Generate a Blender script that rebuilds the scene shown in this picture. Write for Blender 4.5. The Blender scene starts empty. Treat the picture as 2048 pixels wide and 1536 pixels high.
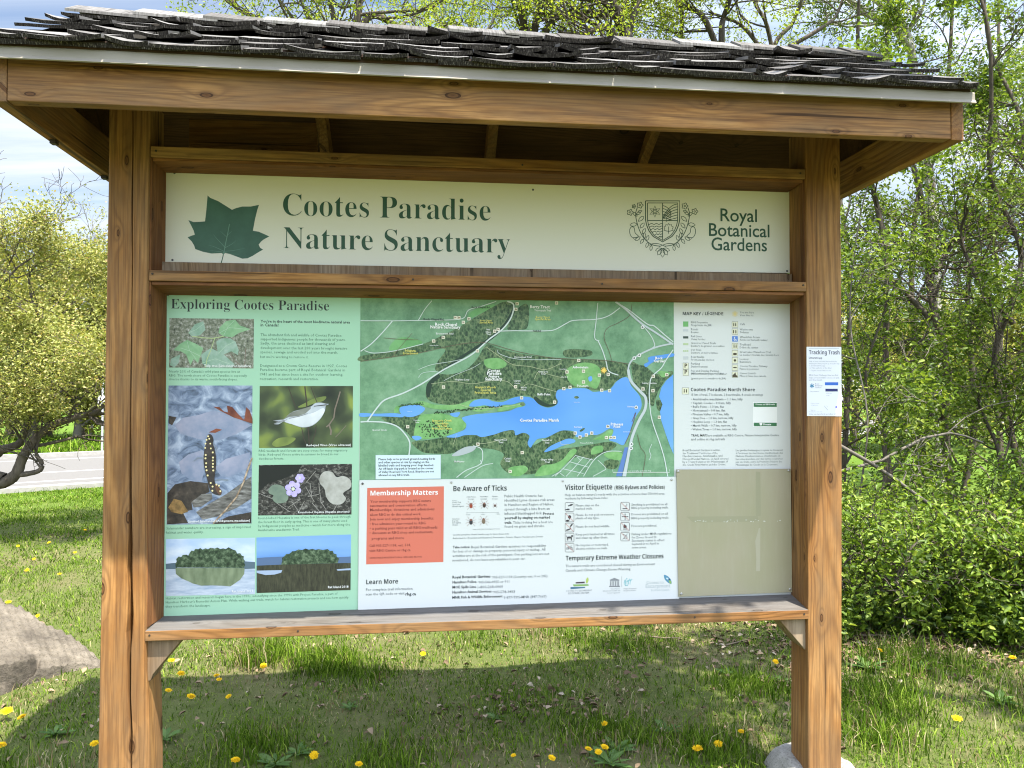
import bpy, math, random
import numpy as np
from mathutils import Vector, Matrix

S = bpy.context.scene
COL = S.collection
rad = math.radians

# ------------------------------------------------------------------ camera
CAM = np.array([-.2529, -2.9437, 1.5])
YAW, PITCH, FPX = rad(6.395), rad(1.2445), 1538.0
FW = np.array([math.sin(YAW)*math.cos(PITCH), math.cos(YAW)*math.cos(PITCH), math.sin(PITCH)])
RT = np.array([math.cos(YAW), -math.sin(YAW), 0.0])
UP = np.cross(RT, FW)
cam = bpy.data.cameras.new('camera')
cam.sensor_fit = 'HORIZONTAL'; cam.sensor_width = 36.0
cam.lens = FPX/2048*36.0
cam.clip_start = .05; cam.clip_end = 3000
co = bpy.data.objects.new('camera', cam); COL.objects.link(co)
m = Matrix((RT, UP, -FW)).transposed().to_4x4(); m.translation = Vector(CAM)
co.matrix_world = m
S.camera = co

# ------------------------------------------------------------------ sky, sun, exposure
SUN_TO = Vector((.21, -.34, 1.0)).normalized()          # towards the sun
SUN_EL = math.asin(SUN_TO.z)
SUN_AZ = math.atan2(SUN_TO.x, SUN_TO.y)                 # from +Y towards +X

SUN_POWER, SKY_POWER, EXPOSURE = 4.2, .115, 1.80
SKY_FILL = (.52, 1.9)
W = bpy.data.worlds.new('World'); S.world = W; W.use_nodes = True
nt = W.node_tree; nt.nodes.clear()
def wn(t, **k):
    n = nt.nodes.new(t)
    for a, b in k.items(): setattr(n, a, b)
    return n
sky = wn('ShaderNodeTexSky', sky_type='NISHITA', sun_disc=False, sun_elevation=SUN_EL, sun_rotation=SUN_AZ,
         altitude=100, air_density=1.0, dust_density=.6, ozone_density=1.6)
tc = wn('ShaderNodeTexCoord'); sep = wn('ShaderNodeSeparateXYZ')
nt.links.new(tc.outputs['Generated'], sep.inputs[0])
zz = wn('ShaderNodeMath', operation='MAXIMUM'); zz.inputs[1].default_value = 0.0
nt.links.new(sep.outputs[2], zz.inputs[0])
za = wn('ShaderNodeMath', operation='ADD'); za.inputs[1].default_value = .12
nt.links.new(zz.outputs[0], za.inputs[0])
dx = wn('ShaderNodeMath', operation='DIVIDE'); dy = wn('ShaderNodeMath', operation='DIVIDE')
nt.links.new(sep.outputs[0], dx.inputs[0]); nt.links.new(za.outputs[0], dx.inputs[1])
nt.links.new(sep.outputs[1], dy.inputs[0]); nt.links.new(za.outputs[0], dy.inputs[1])
cmb = wn('ShaderNodeCombineXYZ')
nt.links.new(dx.outputs[0], cmb.inputs[0]); nt.links.new(dy.outputs[0], cmb.inputs[1])
mp = wn('ShaderNodeMapping'); mp.inputs['Scale'].default_value = (.38, 1.5, 1); mp.inputs['Rotation'].default_value = (0, 0, -.25)
mp.inputs['Location'].default_value = (1.7, .6, 0)
nt.links.new(cmb.outputs[0], mp.inputs[0])
n1 = wn('ShaderNodeTexNoise'); n1.inputs['Scale'].default_value = 1.25; n1.inputs['Detail'].default_value = 9; n1.inputs['Roughness'].default_value = .58; n1.inputs['Distortion'].default_value = .5
nt.links.new(mp.outputs[0], n1.inputs['Vector'])
rp = wn('ShaderNodeValToRGB'); rp.color_ramp.elements[0].position = .34; rp.color_ramp.elements[1].position = .60
rp.color_ramp.elements[0].color = (.03, .03, .03, 1); rp.color_ramp.elements[1].color = (.95, .95, .95, 1)
nt.links.new(n1.outputs[0], rp.inputs[0])
mx = wn('ShaderNodeMix', data_type='RGBA')
nt.links.new(rp.outputs[0], mx.inputs['Factor']); nt.links.new(sky.outputs[0], mx.inputs['A'])
mx.inputs['B'].default_value = (5.0, 5.35, 5.9, 1)       # sunlit cloud
# sky gain shaped to fill the shade: raised towards the unseen sun, lowered ahead
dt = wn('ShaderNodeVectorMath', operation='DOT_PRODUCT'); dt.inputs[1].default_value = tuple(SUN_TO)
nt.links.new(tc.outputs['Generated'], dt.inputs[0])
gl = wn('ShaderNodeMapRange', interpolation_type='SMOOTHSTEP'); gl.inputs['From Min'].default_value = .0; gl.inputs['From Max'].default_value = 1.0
gl.inputs['To Min'].default_value = SKY_FILL[0]; gl.inputs['To Max'].default_value = SKY_FILL[1]
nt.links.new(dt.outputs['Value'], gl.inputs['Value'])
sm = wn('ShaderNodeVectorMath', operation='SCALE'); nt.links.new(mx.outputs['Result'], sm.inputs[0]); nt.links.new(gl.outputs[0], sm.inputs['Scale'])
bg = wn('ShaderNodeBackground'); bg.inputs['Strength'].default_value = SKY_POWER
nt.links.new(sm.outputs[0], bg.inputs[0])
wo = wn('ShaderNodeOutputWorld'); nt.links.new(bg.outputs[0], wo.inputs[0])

sl = bpy.data.lights.new('sun', 'SUN'); sl.energy = SUN_POWER; sl.angle = rad(.53); sl.color = (1.0, .93, .80)
so = bpy.data.objects.new('sun', sl); COL.objects.link(so)
so.rotation_euler = SUN_TO.to_track_quat('Z', 'Y').to_euler(); so.location = (4, -6, 12)
S.view_settings.view_transform = 'Standard'; S.view_settings.look = 'None'
S.view_settings.exposure = EXPOSURE; S.view_settings.gamma = 1
S.render.engine = 'CYCLES'
S.cycles.filter_width = 1.1
S.cycles.max_bounces = 6; S.cycles.diffuse_bounces = 3; S.cycles.glossy_bounces = 2
S.cycles.transmission_bounces = 3; S.cycles.transparent_max_bounces = 4
S.cycles.caustics_reflective = False; S.cycles.caustics_refractive = False

# ------------------------------------------------------------------ survey helpers: a sighted direction to a point on a known plane
def sight(px, py): return FW + RT*(px-1024)/FPX - UP*(py-768)/FPX
def atY(px, py, y): v = sight(px, py); return CAM + v*(y-CAM[1])/v[1]
def atZ(px, py, z=0.0): v = sight(px, py); return CAM + v*(z-CAM[2])/v[2]

# ------------------------------------------------------------------ object helpers
def tag(o, label=None, cat=None, group=None, kind=None):
    if label: o['label'] = label
    if cat: o['category'] = cat
    if group: o['group'] = group
    if kind: o['kind'] = kind
    return o
def empty(name, loc, label, cat, group=None):
    o = bpy.data.objects.new(name, None); COL.objects.link(o); o.location = loc
    o.empty_display_size = .1
    return tag(o, label, cat, group)
def link(name, me, parent=None):
    o = bpy.data.objects.new(name, me); COL.objects.link(o)
    if parent is not None:
        o.parent = parent
        o.matrix_parent_inverse = Matrix.Translation(parent_loc(parent)).inverted()
    return o
def parent_loc(p): return Vector(p.location) if p.type == 'EMPTY' else Vector((0, 0, 0))
class MB:
    def __init__(s): s.v = []; s.f = []; s.m = []
    def add(s, vs, fs, mi=0):
        o = len(s.v); s.v.extend([tuple(map(float, p)) for p in vs])
        for f in fs: s.f.append(tuple(i+o for i in f)); s.m.append(mi)
    def hexa(s, a, b, mi=0):
        s.add(list(a)+list(b), [(0,1,2,3),(7,6,5,4),(0,4,5,1),(1,5,6,2),(2,6,7,3),(3,7,4,0)], mi)
    def box(s, x0, x1, y0, y1, z0, z1, mi=0):
        s.hexa([(x0,y0,z0),(x1,y0,z0),(x1,y0,z1),(x0,y0,z1)], [(x0,y1,z0),(x1,y1,z0),(x1,y1,z1),(x0,y1,z1)], mi)
    def poly(s, pts, mi=0): s.add(pts, [tuple(range(len(pts)))], mi)
    def prism(s, pts, y0, y1, mi=0):                       # outline in x,z pushed through y
        n = len(pts); vs = [(x,y0,z) for x,z in pts]+[(x,y1,z) for x,z in pts]
        s.add(vs, [tuple(range(n)), tuple(range(2*n-1, n-1, -1))]+[(i,i+n,(i+1)%n+n,(i+1)%n) for i in range(n)], mi)
    def tube(s, pts, rads, k=6, mi=0):
        V, F = tube_np(np.array(pts, float), np.array(rads, float), k); s.add(V, F, mi)
    def build(s, name, mats, parent=None, smooth=False, bevel=0):
        me = bpy.data.meshes.new(name); me.from_pydata(s.v, [], s.f)
        mats = mats if isinstance(mats, (list, tuple)) else [mats]
        for q in mats: me.materials.append(q)
        if len(mats) > 1: me.polygons.foreach_set('material_index', s.m)
        if smooth: me.polygons.foreach_set('use_smooth', [True]*len(s.f))
        me.update()
        o = link(name, me, parent)
        if bevel:
            b = o.modifiers.new('edge', 'BEVEL'); b.width = bevel; b.segments = 2; b.limit_method = 'ANGLE'; b.angle_limit = rad(40)
        return o
def np_mesh(name, V, F, mat, parent=None, smooth=False):
    F = np.asarray(F, np.int32); n, k = F.shape
    me = bpy.data.meshes.new(name)
    me.vertices.add(len(V)); me.vertices.foreach_set('co', np.asarray(V, np.float32).ravel())
    me.loops.add(n*k); me.loops.foreach_set('vertex_index', F.ravel())
    me.polygons.add(n); me.polygons.foreach_set('loop_start', np.arange(0, n*k, k, dtype=np.int32))
    me.polygons.foreach_set('loop_total', np.full(n, k, np.int32))
    if smooth: me.polygons.foreach_set('use_smooth', np.ones(n, bool))
    me.materials.append(mat); me.update(calc_edges=True)
    return link(name, me, parent)
def tube_np(P, Rr, k):
    n = len(P); T = np.gradient(P, axis=0); T /= np.linalg.norm(T, axis=1)[:, None]+1e-9
    ref = np.array([0, 0, 1.0]) if abs(T[:, 2]).mean() < .8 else np.array([1.0, 0, 0])
    A = np.cross(T, ref); A /= np.linalg.norm(A, axis=1)[:, None]+1e-9
    B = np.cross(T, A); th = np.arange(k)*2*math.pi/k
    V = P[:, None] + Rr[:, None, None]*(A[:, None]*np.cos(th)[None, :, None] + B[:, None]*np.sin(th)[None, :, None])
    i = np.arange(n-1)[:, None]*k; j = np.arange(k)[None]; j2 = (j+1) % k
    F = np.stack([i+j, i+j2, i+k+j2, i+k+j], -1).reshape(-1, 4)
    return V.reshape(-1, 3), F

# ------------------------------------------------------------------ materials
class NT:
    def __init__(s, name):
        s.m = bpy.data.materials.new(name); s.m.use_nodes = True; s.t = s.m.node_tree; s.t.nodes.clear()
        s.out = s.n('ShaderNodeOutputMaterial')
    def n(s, t, **k):
        q = s.t.nodes.new(t)
        for a, b in k.items(): setattr(q, a, b)
        return q
    def l(s, a, b): s.t.links.new(a, b)
    def val(s, sock, v):
        if hasattr(v, 'is_output'): s.l(v, sock)
        else: sock.default_value = v
    def math(s, op, a, b=0.0, c=None, clamp=False):
        q = s.n('ShaderNodeMath', operation=op, use_clamp=clamp); s.val(q.inputs[0], a); s.val(q.inputs[1], b)
        if c is not None: s.val(q.inputs[2], c)
        return q.outputs[0]
    def noise(s, vec, scale, detail=3, rough=.55, dist=0.0):
        q = s.n('ShaderNodeTexNoise'); q.inputs['Scale'].default_value = scale; q.inputs['Detail'].default_value = detail
        q.inputs['Roughness'].default_value = rough; q.inputs['Distortion'].default_value = dist
        if vec is not None: s.l(vec, q.inputs['Vector'])
        return q.outputs[0]
    def voro(s, vec, scale, feature='F1'):
        q = s.n('ShaderNodeTexVoronoi', feature=feature); q.inputs['Scale'].default_value = scale
        if vec is not None: s.l(vec, q.inputs['Vector'])
        return q
    def map(s, vec, scale, loc=(0, 0, 0), rot=(0, 0, 0)):
        q = s.n('ShaderNodeMapping'); s.l(vec, q.inputs[0]); q.inputs['Scale'].default_value = scale
        q.inputs['Location'].default_value = loc; q.inputs['Rotation'].default_value = rot
        return q.outputs[0]
    def ramp(s, fac, stops, interp='LINEAR'):
        q = s.n('ShaderNodeValToRGB'); q.color_ramp.interpolation = interp; e = q.color_ramp.elements
        while len(e) < len(stops): e.new(.5)
        for a, (p, c) in zip(e, stops): a.position = p; a.color = (*c, 1) if len(c) == 3 else c
        s.l(fac, q.inputs[0]); return q.outputs[0]
    def mix(s, fac, a, b, mode='MIX'):
        q = s.n('ShaderNodeMix', data_type='RGBA', blend_type=mode)
        s.val(q.inputs['Factor'], fac)
        for k, v in (('A', a), ('B', b)):
            if hasattr(v, 'is_output'): s.l(v, q.inputs[k])
            else: q.inputs[k].default_value = (*v, 1)
        return q.outputs['Result']
    def bsdf(s, col, rough=.6, spec=.3, bump=None, bstr=.3, bdist=.003, metal=0.0):
        p = s.n('ShaderNodeBsdfPrincipled')
        if hasattr(col, 'is_output'): s.l(col, p.inputs['Base Color'])
        else: p.inputs['Base Color'].default_value = (*col, 1)
        s.val(p.inputs['Roughness'], rough); p.inputs['Specular IOR Level'].default_value = spec; p.inputs['Metallic'].default_value = metal
        if bump is not None:
            b = s.n('ShaderNodeBump'); b.inputs['Strength'].default_value = bstr; b.inputs['Distance'].default_value = bdist
            s.l(bump, b.inputs['Height']); s.l(b.outputs[0], p.inputs['Normal'])
        s.l(p.outputs[0], s.out.inputs[0]); return s.m
    def obj(s): return s.n('ShaderNodeTexCoord').outputs['Object']
    def island(s): return s.n('ShaderNodeNewGeometry').outputs['Random Per Island']

def wood(name, axis, light, mid, dark, grey=0.0, knots=1.0, greycol=(.30, .29, .28)):
    g = NT(name); o = g.obj()
    rnd = g.n('ShaderNodeObjectInfo').outputs['Random']
    cx = g.n('ShaderNodeCombineXYZ')
    for i, k in enumerate((7.3, 5.1, 9.7)): g.l(g.math('MULTIPLY', rnd, k), cx.inputs[i])
    va = g.n('ShaderNodeVectorMath', operation='ADD'); g.l(o, va.inputs[0]); g.l(cx.outputs[0], va.inputs[1]); v = va.outputs[0]
    def sc(a, c): return tuple(a if i == axis else c for i in range(3))
    s3 = g.n('ShaderNodeSeparateXYZ'); g.l(v, s3.inputs[0]); oth = [s3.outputs[i] for i in range(3) if i != axis]
    k2 = g.n('ShaderNodeCombineXYZ'); g.l(g.math('MULTIPLY', s3.outputs[axis], 4.0), k2.inputs[0]); g.l(g.math('MULTIPLY', g.math('ADD', oth[0], oth[1]), 10.5), k2.inputs[1])
    kv = g.voro(k2.outputs[0], 1.0); kv.voronoi_dimensions = '2D'
    kd = kv.outputs['Distance']
    sp = g.n('ShaderNodeSeparateColor'); g.l(kv.outputs['Color'], sp.inputs[0])
    sel = g.math('GREATER_THAN', sp.outputs[0], .55)
    size = g.math('MULTIPLY_ADD', sp.outputs[1], .07, .03)
    bulge = g.math('MULTIPLY', g.math('POWER', 2.718, g.math('MULTIPLY', kd, -7.0)), sel)
    n1 = g.noise(g.map(v, sc(.5, 5.0)), 1.0, 1, .4, .3)
    ph = g.math('ADD', g.math('MULTIPLY', n1, 150.0), g.math('MULTIPLY', bulge, 20.0))
    ring = g.math('MULTIPLY_ADD', g.math('SINE', ph), .5, .5)
    ring = g.math('POWER', ring, 2.2)
    fib = g.noise(g.map(v, sc(4.0, 190.0)), 1.0, 3, .65)
    blot = g.noise(g.map(v, sc(1.6, 6.5)), 1.0, 5, .65)
    col = g.ramp(blot, [(.36, tuple(c*.78 for c in mid)), (.5, mid), (.64, light)])
    col = g.mix(g.math('MULTIPLY', ring, .46), col, dark)
    col = g.mix(g.math('MULTIPLY', g.math('SUBTRACT', fib, .46, clamp=True), 3.0, clamp=True), col, dark)
    stn = g.noise(g.map(v, sc(.8, 3.2), (3.1, 1.7, 5.3)), 1.0, 5, .7)                 # dark weather stains
    col = g.mix(g.math('MULTIPLY', g.math('SUBTRACT', stn, .52, clamp=True), 3.2, clamp=True), col, tuple(c*.85 for c in dark))
    chk = g.noise(g.map(v, sc(.75, 38.0), (9.1, 4.7, 2.3)), 1.0, 2, .5)               # drying checks along the grain
    chk = g.math('MULTIPLY', g.math('SUBTRACT', chk, .655, clamp=True), 22.0, clamp=True)
    if grey > 0:
        gm = g.noise(g.map(v, sc(2.2, 9.0)), 1.0, 5, .65)
        gf = g.math('MULTIPLY', g.ramp(gm, [(.34, (0, 0, 0)), (.62, (1, 1, 1))]), grey)
        gc = g.mix(g.math('MULTIPLY', fib, 1.0), greycol, tuple(c*.38 for c in greycol))
        col = g.mix(gf, col, gc)
    col = g.mix(g.math('MULTIPLY', chk, .8), col, tuple(c*.22 for c in dark))
    kn = g.math('MULTIPLY', g.math('LESS_THAN', kd, size), sel)
    edge = g.math('MULTIPLY', g.math('SUBTRACT', 1.0, g.math('DIVIDE', kd, g.math('MULTIPLY', size, 2.0)), clamp=True), sel)
    col = g.mix(g.math('MULTIPLY', edge, .75*knots), col, tuple(c*.7 for c in dark))
    rim = g.math('MULTIPLY', g.math('LESS_THAN', g.math('ABSOLUTE', g.math('SUBTRACT', kd, g.math('MULTIPLY', size, .85))), g.math('MULTIPLY', size, .17)), sel)
    col = g.mix(g.math('MULTIPLY', kn, .42*knots), col, tuple(c*.9 for c in dark))
    col = g.mix(g.math('MULTIPLY', rim, .75*knots), col, tuple(c*.28 for c in dark))
    h = g.math('ADD', g.math('MULTIPLY', ring, -.5), g.math('MULTIPLY', fib, -.8))
    return g.bsdf(col, .72, .25, h, .35, .0025)

LT, MD, DK = (.41, .210, .068), (.28, .128, .036), (.095, .036, .010)
M = {}
for ax, k in enumerate('xyz'): M['wood_'+k] = wood('cedar_'+k, ax, LT, MD, DK, .40, 1.0, (.25, .18, .105))
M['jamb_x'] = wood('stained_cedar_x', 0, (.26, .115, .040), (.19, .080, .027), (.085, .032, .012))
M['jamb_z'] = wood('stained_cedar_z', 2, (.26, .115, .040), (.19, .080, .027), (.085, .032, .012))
M['sill'] = wood('silvered_cedar', 0, (.16, .145, .13), (.125, .112, .10), (.06, .048, .04), 1.0, .8, (.155, .15, .148))
M['brace'] = wood('weathered_end_grain', 2, (.30, .225, .15), (.24, .155, .085), (.12, .07, .035), .35, 1.0, (.27, .23, .18))
M['dark'] = wood('old_sheathing', 0, (.13, .065, .030), (.095, .045, .02), (.045, .02, .01))

def shingle_mat():
    g = NT('weathered_shingle'); o = g.obj(); r = g.island()
    st = g.noise(g.map(o, (150, 6, 6)), 1, 4, .65)
    bl = g.noise(o, 9, 4, .6)
    c = g.ramp(r, [(0, (.085, .080, .076)), (.5, (.145, .14, .136)), (1, (.215, .21, .205))])
    c = g.mix(g.math('MULTIPLY', g.math('SUBTRACT', st, .4, clamp=True), 2.6, clamp=True), c, (.035, .03, .027))
    c = g.mix(g.math('MULTIPLY', g.math('SUBTRACT', bl, .52, clamp=True), 2.5, clamp=True), c, (.07, .075, .055))
    return g.bsdf(c, .9, .1, st, .6, .004)
M['shingle'] = shingle_mat()
def butt_mat():
    g = NT('shingle_butt'); o = g.obj()
    s1 = g.noise(g.map(o, (420, 90, 90)), 1, 3, .7)
    c = g.ramp(s1, [(.40, (.014, .012, .011)), (.58, (.045, .04, .036)), (.70, (.24, .22, .19))])
    return g.bsdf(c, .9, .1, s1, .5, .004)
M['butt'] = butt_mat()
def flat(name, col, rough=.5, spec=.3, var=0.0, scale=40, metal=0.0):
    g = NT(name)
    if var:
        n = g.noise(g.obj(), scale, 4, .6)
        c = g.mix(n, tuple(x*(1-var) for x in col), tuple(min(1, x*(1+var)) for x in col))
        return g.bsdf(c, rough, spec, metal=metal)
    return g.bsdf(col, rough, spec, metal=metal)
def blotch(name, stops, scale, detail=4, rough=.6, stretch=(1, 1, 1), dist=0.0, gloss=.42):
    g = NT(name); n = g.noise(g.map(g.obj(), stretch), scale, detail, rough, dist)
    return g.bsdf(g.ramp(n, stops), gloss, .35)
def cells(name, stops, scale, stretch=(1, 1, 1)):
    g = NT(name); v = g.voro(g.map(g.obj(), stretch), scale)
    sp = g.n('ShaderNodeSeparateColor'); g.l(v.outputs['Color'], sp.inputs[0])
    f = g.math('ADD', g.math('MULTIPLY', sp.outputs[0], .55), g.math('MULTIPLY', v.outputs['Distance'], .6))
    return g.bsdf(g.ramp(f, stops), .42, .35)

def leaf_mat(name, stops, trans=.35, tint=(1.25, 1.25, .7)):
    g = NT(name); r = g.island()
    c = g.ramp(r, stops)
    d = g.n('ShaderNodeBsdfDiffuse'); g.l(c, d.inputs[0])
    t = g.n('ShaderNodeBsdfTranslucent'); g.l(g.mix(1.0, c, tint, 'MULTIPLY'), t.inputs[0])
    gl = g.n('ShaderNodeBsdfGlossy'); gl.inputs['Roughness'].default_value = .45; gl.inputs[0].default_value = (.8, .85, .8, 1)
    m1 = g.n('ShaderNodeMixShader'); m1.inputs[0].default_value = trans; g.l(d.outputs[0], m1.inputs[1]); g.l(t.outputs[0], m1.inputs[2])
    m2 = g.n('ShaderNodeMixShader'); m2.inputs[0].default_value = .018; g.l(m1.outputs[0], m2.inputs[1]); g.l(gl.outputs[0], m2.inputs[2])
    g.l(m2.outputs[0], g.out.inputs[0]); return g.m
M['leaf_forest'] = leaf_mat('spring_leaf', [(0, (.045, .08, .012)), (.45, (.10, .16, .021)), (.85, (.17, .235, .034)), (1, (.27, .32, .06))], .45)
M['leaf_light'] = leaf_mat('young_leaf', [(0, (.14, .20, .022)), (.5, (.24, .31, .035)), (1, (.36, .40, .075))], .45)
M['leaf_yellow'] = leaf_mat('blossoming_leaf', [(0, (.14, .165, .04)), (.35, (.25, .275, .075)), (.75, (.35, .355, .12)), (.93, (.43, .39, .17)), (1, (.42, .29, .13))], .35)
M['leaf_far'] = leaf_mat('far_leaf', [(0, (.15, .17, .035)), (.5, (.25, .26, .055)), (1, (.36, .33, .085))], .35)
M['leaf_shrub'] = leaf_mat('shrub_leaf', [(0, (.04, .075, .010)), (.4, (.105, .175, .018)), (.8, (.19, .275, .034)), (1, (.30, .37, .07))], .34)
M['weed'] = leaf_mat('weed_leaf', [(0, (.055, .11, .028)), (.6, (.09, .16, .04)), (1, (.16, .22, .07))], .25)
def bark(name, c1, c2, c3, scale=18):
    g = NT(name); o = g.obj()
    n = g.noise(g.map(o, (1, 1, .25)), scale, 5, .65); n2 = g.noise(o, 3.5, 3)
    c = g.mix(g.ramp(n2, [(.4, (0, 0, 0)), (.65, (1, 1, 1))]), g.ramp(n, [(.35, c1), (.65, c2)]), c3)
    return g.bsdf(c, .9, .15, n, .6, .01)
M['bark'] = bark('grey_bark', (.045, .036, .028), (.13, .108, .085), (.085, .075, .06))
M['bark_dark'] = bark('dark_bark', (.03, .025, .02), (.095, .078, .06), (.07, .06, .047))
M['bark_pale'] = bark('pale_bark', (.09, .08, .066), (.19, .17, .145), (.13, .118, .1))
M['birch'] = bark('birch_bark', (.30, .28, .25), (.62, .60, .56), (.10, .085, .07), 9)

# ================================================================== the setting: ground, road, lawn
def ground_h(x, y):
    return .018*np.sin(x*1.7+.6)*np.cos(y*1.3) + .010*np.sin(x*4.1+y*3.3) + .008*np.cos(y*5.7-x*2.1)
def axis_steps(lo, hi, n):
    near = np.linspace(lo, hi, n); g = np.array([4, 9, 17, 30, 50, 85, 150, 300, 700.])
    return np.concatenate([lo-g[::-1], near, hi+g])
gx, gy = axis_steps(-9, 9, 110), axis_steps(-3.2, 13, 100)
GX, GY = np.meshgrid(gx, gy, indexing='ij')
inn = (np.abs(GX) < 9.01) & (GY > -3.3) & (GY < 9)
GZ = np.where(inn, ground_h(GX, GY), 0.0)
ni, nj = GX.shape
idx = np.arange(ni*nj).reshape(ni, nj)
GF = np.stack([idx[:-1, :-1], idx[1:, :-1], idx[1:, 1:], idx[:-1, 1:]], -1).reshape(-1, 4)
def ground_mat():
    g = NT('lawn_soil'); o = g.obj()
    a = g.noise(o, .9, 5, .6); b = g.noise(o, 14, 6, .7); c = g.noise(o, 160, 4, .7)
    col = g.ramp(b, [(.28, (.085, .065, .04)), (.5, (.16, .13, .075)), (.7, (.25, .21, .125))])
    gr = g.ramp(c, [(.35, (.05, .075, .018)), (.65, (.14, .18, .045))])
    col = g.mix(g.ramp(a, [(.34, (.25, .25, .25)), (.55, (.85, .85, .85))]), col, gr)
    far = g.n('ShaderNodeSeparateXYZ'); g.l(o, far.inputs[0])
    fm = g.math('MULTIPLY', g.math('SUBTRACT', far.outputs[1], 6.0), .25, clamp=True)
    col = g.mix(fm, col, g.ramp(g.noise(o, 2.2, 6, .7), [(.3, (.06, .115, .011)), (.7, (.105, .17, .022))]))
    return g.bsdf(col, .95, .1, c, .8, .02)
M['ground'] = ground_mat()
tag(np_mesh('ground', np.stack([GX, GY, GZ], -1).reshape(-1, 3), GF, M['ground'], smooth=True), kind='structure')

def asphalt():
    g = NT('sun_bleached_asphalt'); o = g.obj()
    n = g.noise(o, 120, 3, .7); b = g.noise(g.map(o, (.5, .5, .5), rot=(0, 0, .7)), 1.0, 4)
    return g.bsdf(g.mix(b, g.ramp(n, [(.3, (.105, .10, .097)), (.7, (.15, .146, .14))]), (.128, .124, .12)), .9, .2, n, .3, .005)
M['asphalt'] = asphalt()
M['concrete'] = blotch('pale_kerb_concrete', [(.3, (.25, .24, .225)), (.7, (.34, .33, .31))], 9, gloss=.9)
M['lane_paint'] = blotch('worn_lane_paint', [(.33, (.24, .24, .23)), (.45, (.46, .46, .45))], 6, gloss=.8)
# the road crosses behind the lawn, running up to the right
n0, n1_ = atZ(0, 988), atZ(205, 974)
RD = (n1_-n0); RD[2] = 0; RD /= np.linalg.norm(RD); RN = np.array([-RD[1], RD[0], 0])
def road_strip(name, off0, off1, z0, z1, mat, a=-45, b=70):
    q = MB(); P = lambda t, o, z: tuple(n0 + RD*t + RN*o + np.array([0, 0, z]))
    q.hexa([P(a, off0, z0), P(b, off0, z0), P(b, off0, z1), P(a, off0, z1)], [P(a, off1, z0), P(b, off1, z0), P(b, off1, z1), P(a, off1, z1)])
    return tag(q.build(name, mat), kind='structure')
road_strip('road', .30, 8.6, -.05, .012, M['asphalt'])
road_strip('road_kerb', 0, .30, -.05, .075, M['concrete'])
road_strip('far_road_kerb', 8.6, 8.85, -.05, .11, M['concrete'])
for nm, a, b in (('road_edge_line', 1.55, 1.67), ('road_centre_line', 3.55, 3.67), ('far_road_edge_line', 7.5, 7.62)):
    road_strip(nm, a, b, .010, .016, M['lane_paint'])

# ------------------------------------------------------------------ grass: one mass of blades
rng = np.random.default_rng(7)
def vis_mask(x, y, margin=.5):
    d = y-CAM[1]; lat = (x-CAM[0])
    return (lat > -.575*d-margin) & (lat < .90*d+margin)
def patch(x, y):                                            # where the lawn is bare or dry, as trampled ground is
    return (np.sin(x*2.3+1.1)*np.cos(y*2.9+.4) + .6*np.sin(x*5.1-y*3.7) + .4*np.cos(x*9.3+y*7.9))/2
def blades(x, y, h, w, lean, rng):
    n = len(x); a = rng.uniform(0, 2*math.pi, n); b = rng.uniform(0, 2*math.pi, n)
    z = ground_h(x, y)-.004; P = np.stack([x, y, np.where(y < 9, z, -.004)], -1)
    Wd = np.stack([np.cos(a), np.sin(a), np.zeros(n)], -1)*w[:, None]*.5
    Ld = np.stack([np.cos(b), np.sin(b), np.zeros(n)], -1)
    le = np.clip(lean, 0, .97)
    mid = P + Ld*(h*le*.36)[:, None]; mid[:, 2] += h*.62*np.sqrt(1-(le*.55)**2)
    tip = P + Ld*(h*le)[:, None]; tip[:, 2] += h*np.sqrt(1-le**2)
    V = np.stack([P-Wd, P+Wd, mid+Wd*.85, mid-Wd*.85, tip+Wd*.12, tip-Wd*.12], 1).reshape(-1, 3)
    i = np.arange(n)[:, None]*6
    F = np.concatenate([i+np.array([[0, 1, 2, 3]]), i+np.array([[3, 2, 4, 5]])], 0)
    return V, F
def grass_mat():
    g = NT('lawn_grass'); o = g.obj(); r = g.island()
    r2 = g.math('FRACT', g.math('MULTIPLY', r, 37.7))
    gr = g.ramp(r, [(0, (.032, .065, .006)), (.35, (.07, .135, .012)), (.65, (.115, .195, .018)), (.9, (.18, .27, .032)), (1, (.29, .35, .07))])
    dry = g.ramp(r, [(0, (.14, .10, .05)), (.5, (.27, .22, .11)), (1, (.46, .40, .24))])
    pt = g.noise(o, 1.6, 4, .6); sy = g.n('ShaderNodeSeparateXYZ'); g.l(o, sy.inputs[0])
    pt = g.math('ADD', pt, g.math('MULTIPLY', g.math('SUBTRACT', sy.outputs[1], 2.0, clamp=True), .13))       # the open lawn is greener than the trampled ground round the kiosk
    th = g.ramp(pt, [(.36, (.55, .55, .55)), (.46, (.20, .20, .20)), (.55, (.03, .03, .03))])
    c = g.mix(g.math('LESS_THAN', r2, th), gr, dry)
    d = g.n('ShaderNodeBsdfDiffuse'); g.l(c, d.inputs[0]); t = g.n('ShaderNodeBsdfTranslucent'); g.l(c, t.inputs[0])
    ms = g.n('ShaderNodeMixShader'); ms.inputs[0].default_value = .3; g.l(d.outputs[0], ms.inputs[1]); g.l(t.outputs[0], ms.inputs[2])
    g.l(ms.outputs[0], g.out.inputs[0]); return g.m
M['grass'] = grass_mat()
GV, GFc = [], []
def add_grass(x, y, h, w, lean):
    V, F = blades(x, y, h, w, lean, rng); GFc.append(F+sum(len(q) for q in GV)); GV.append(V)
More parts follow.
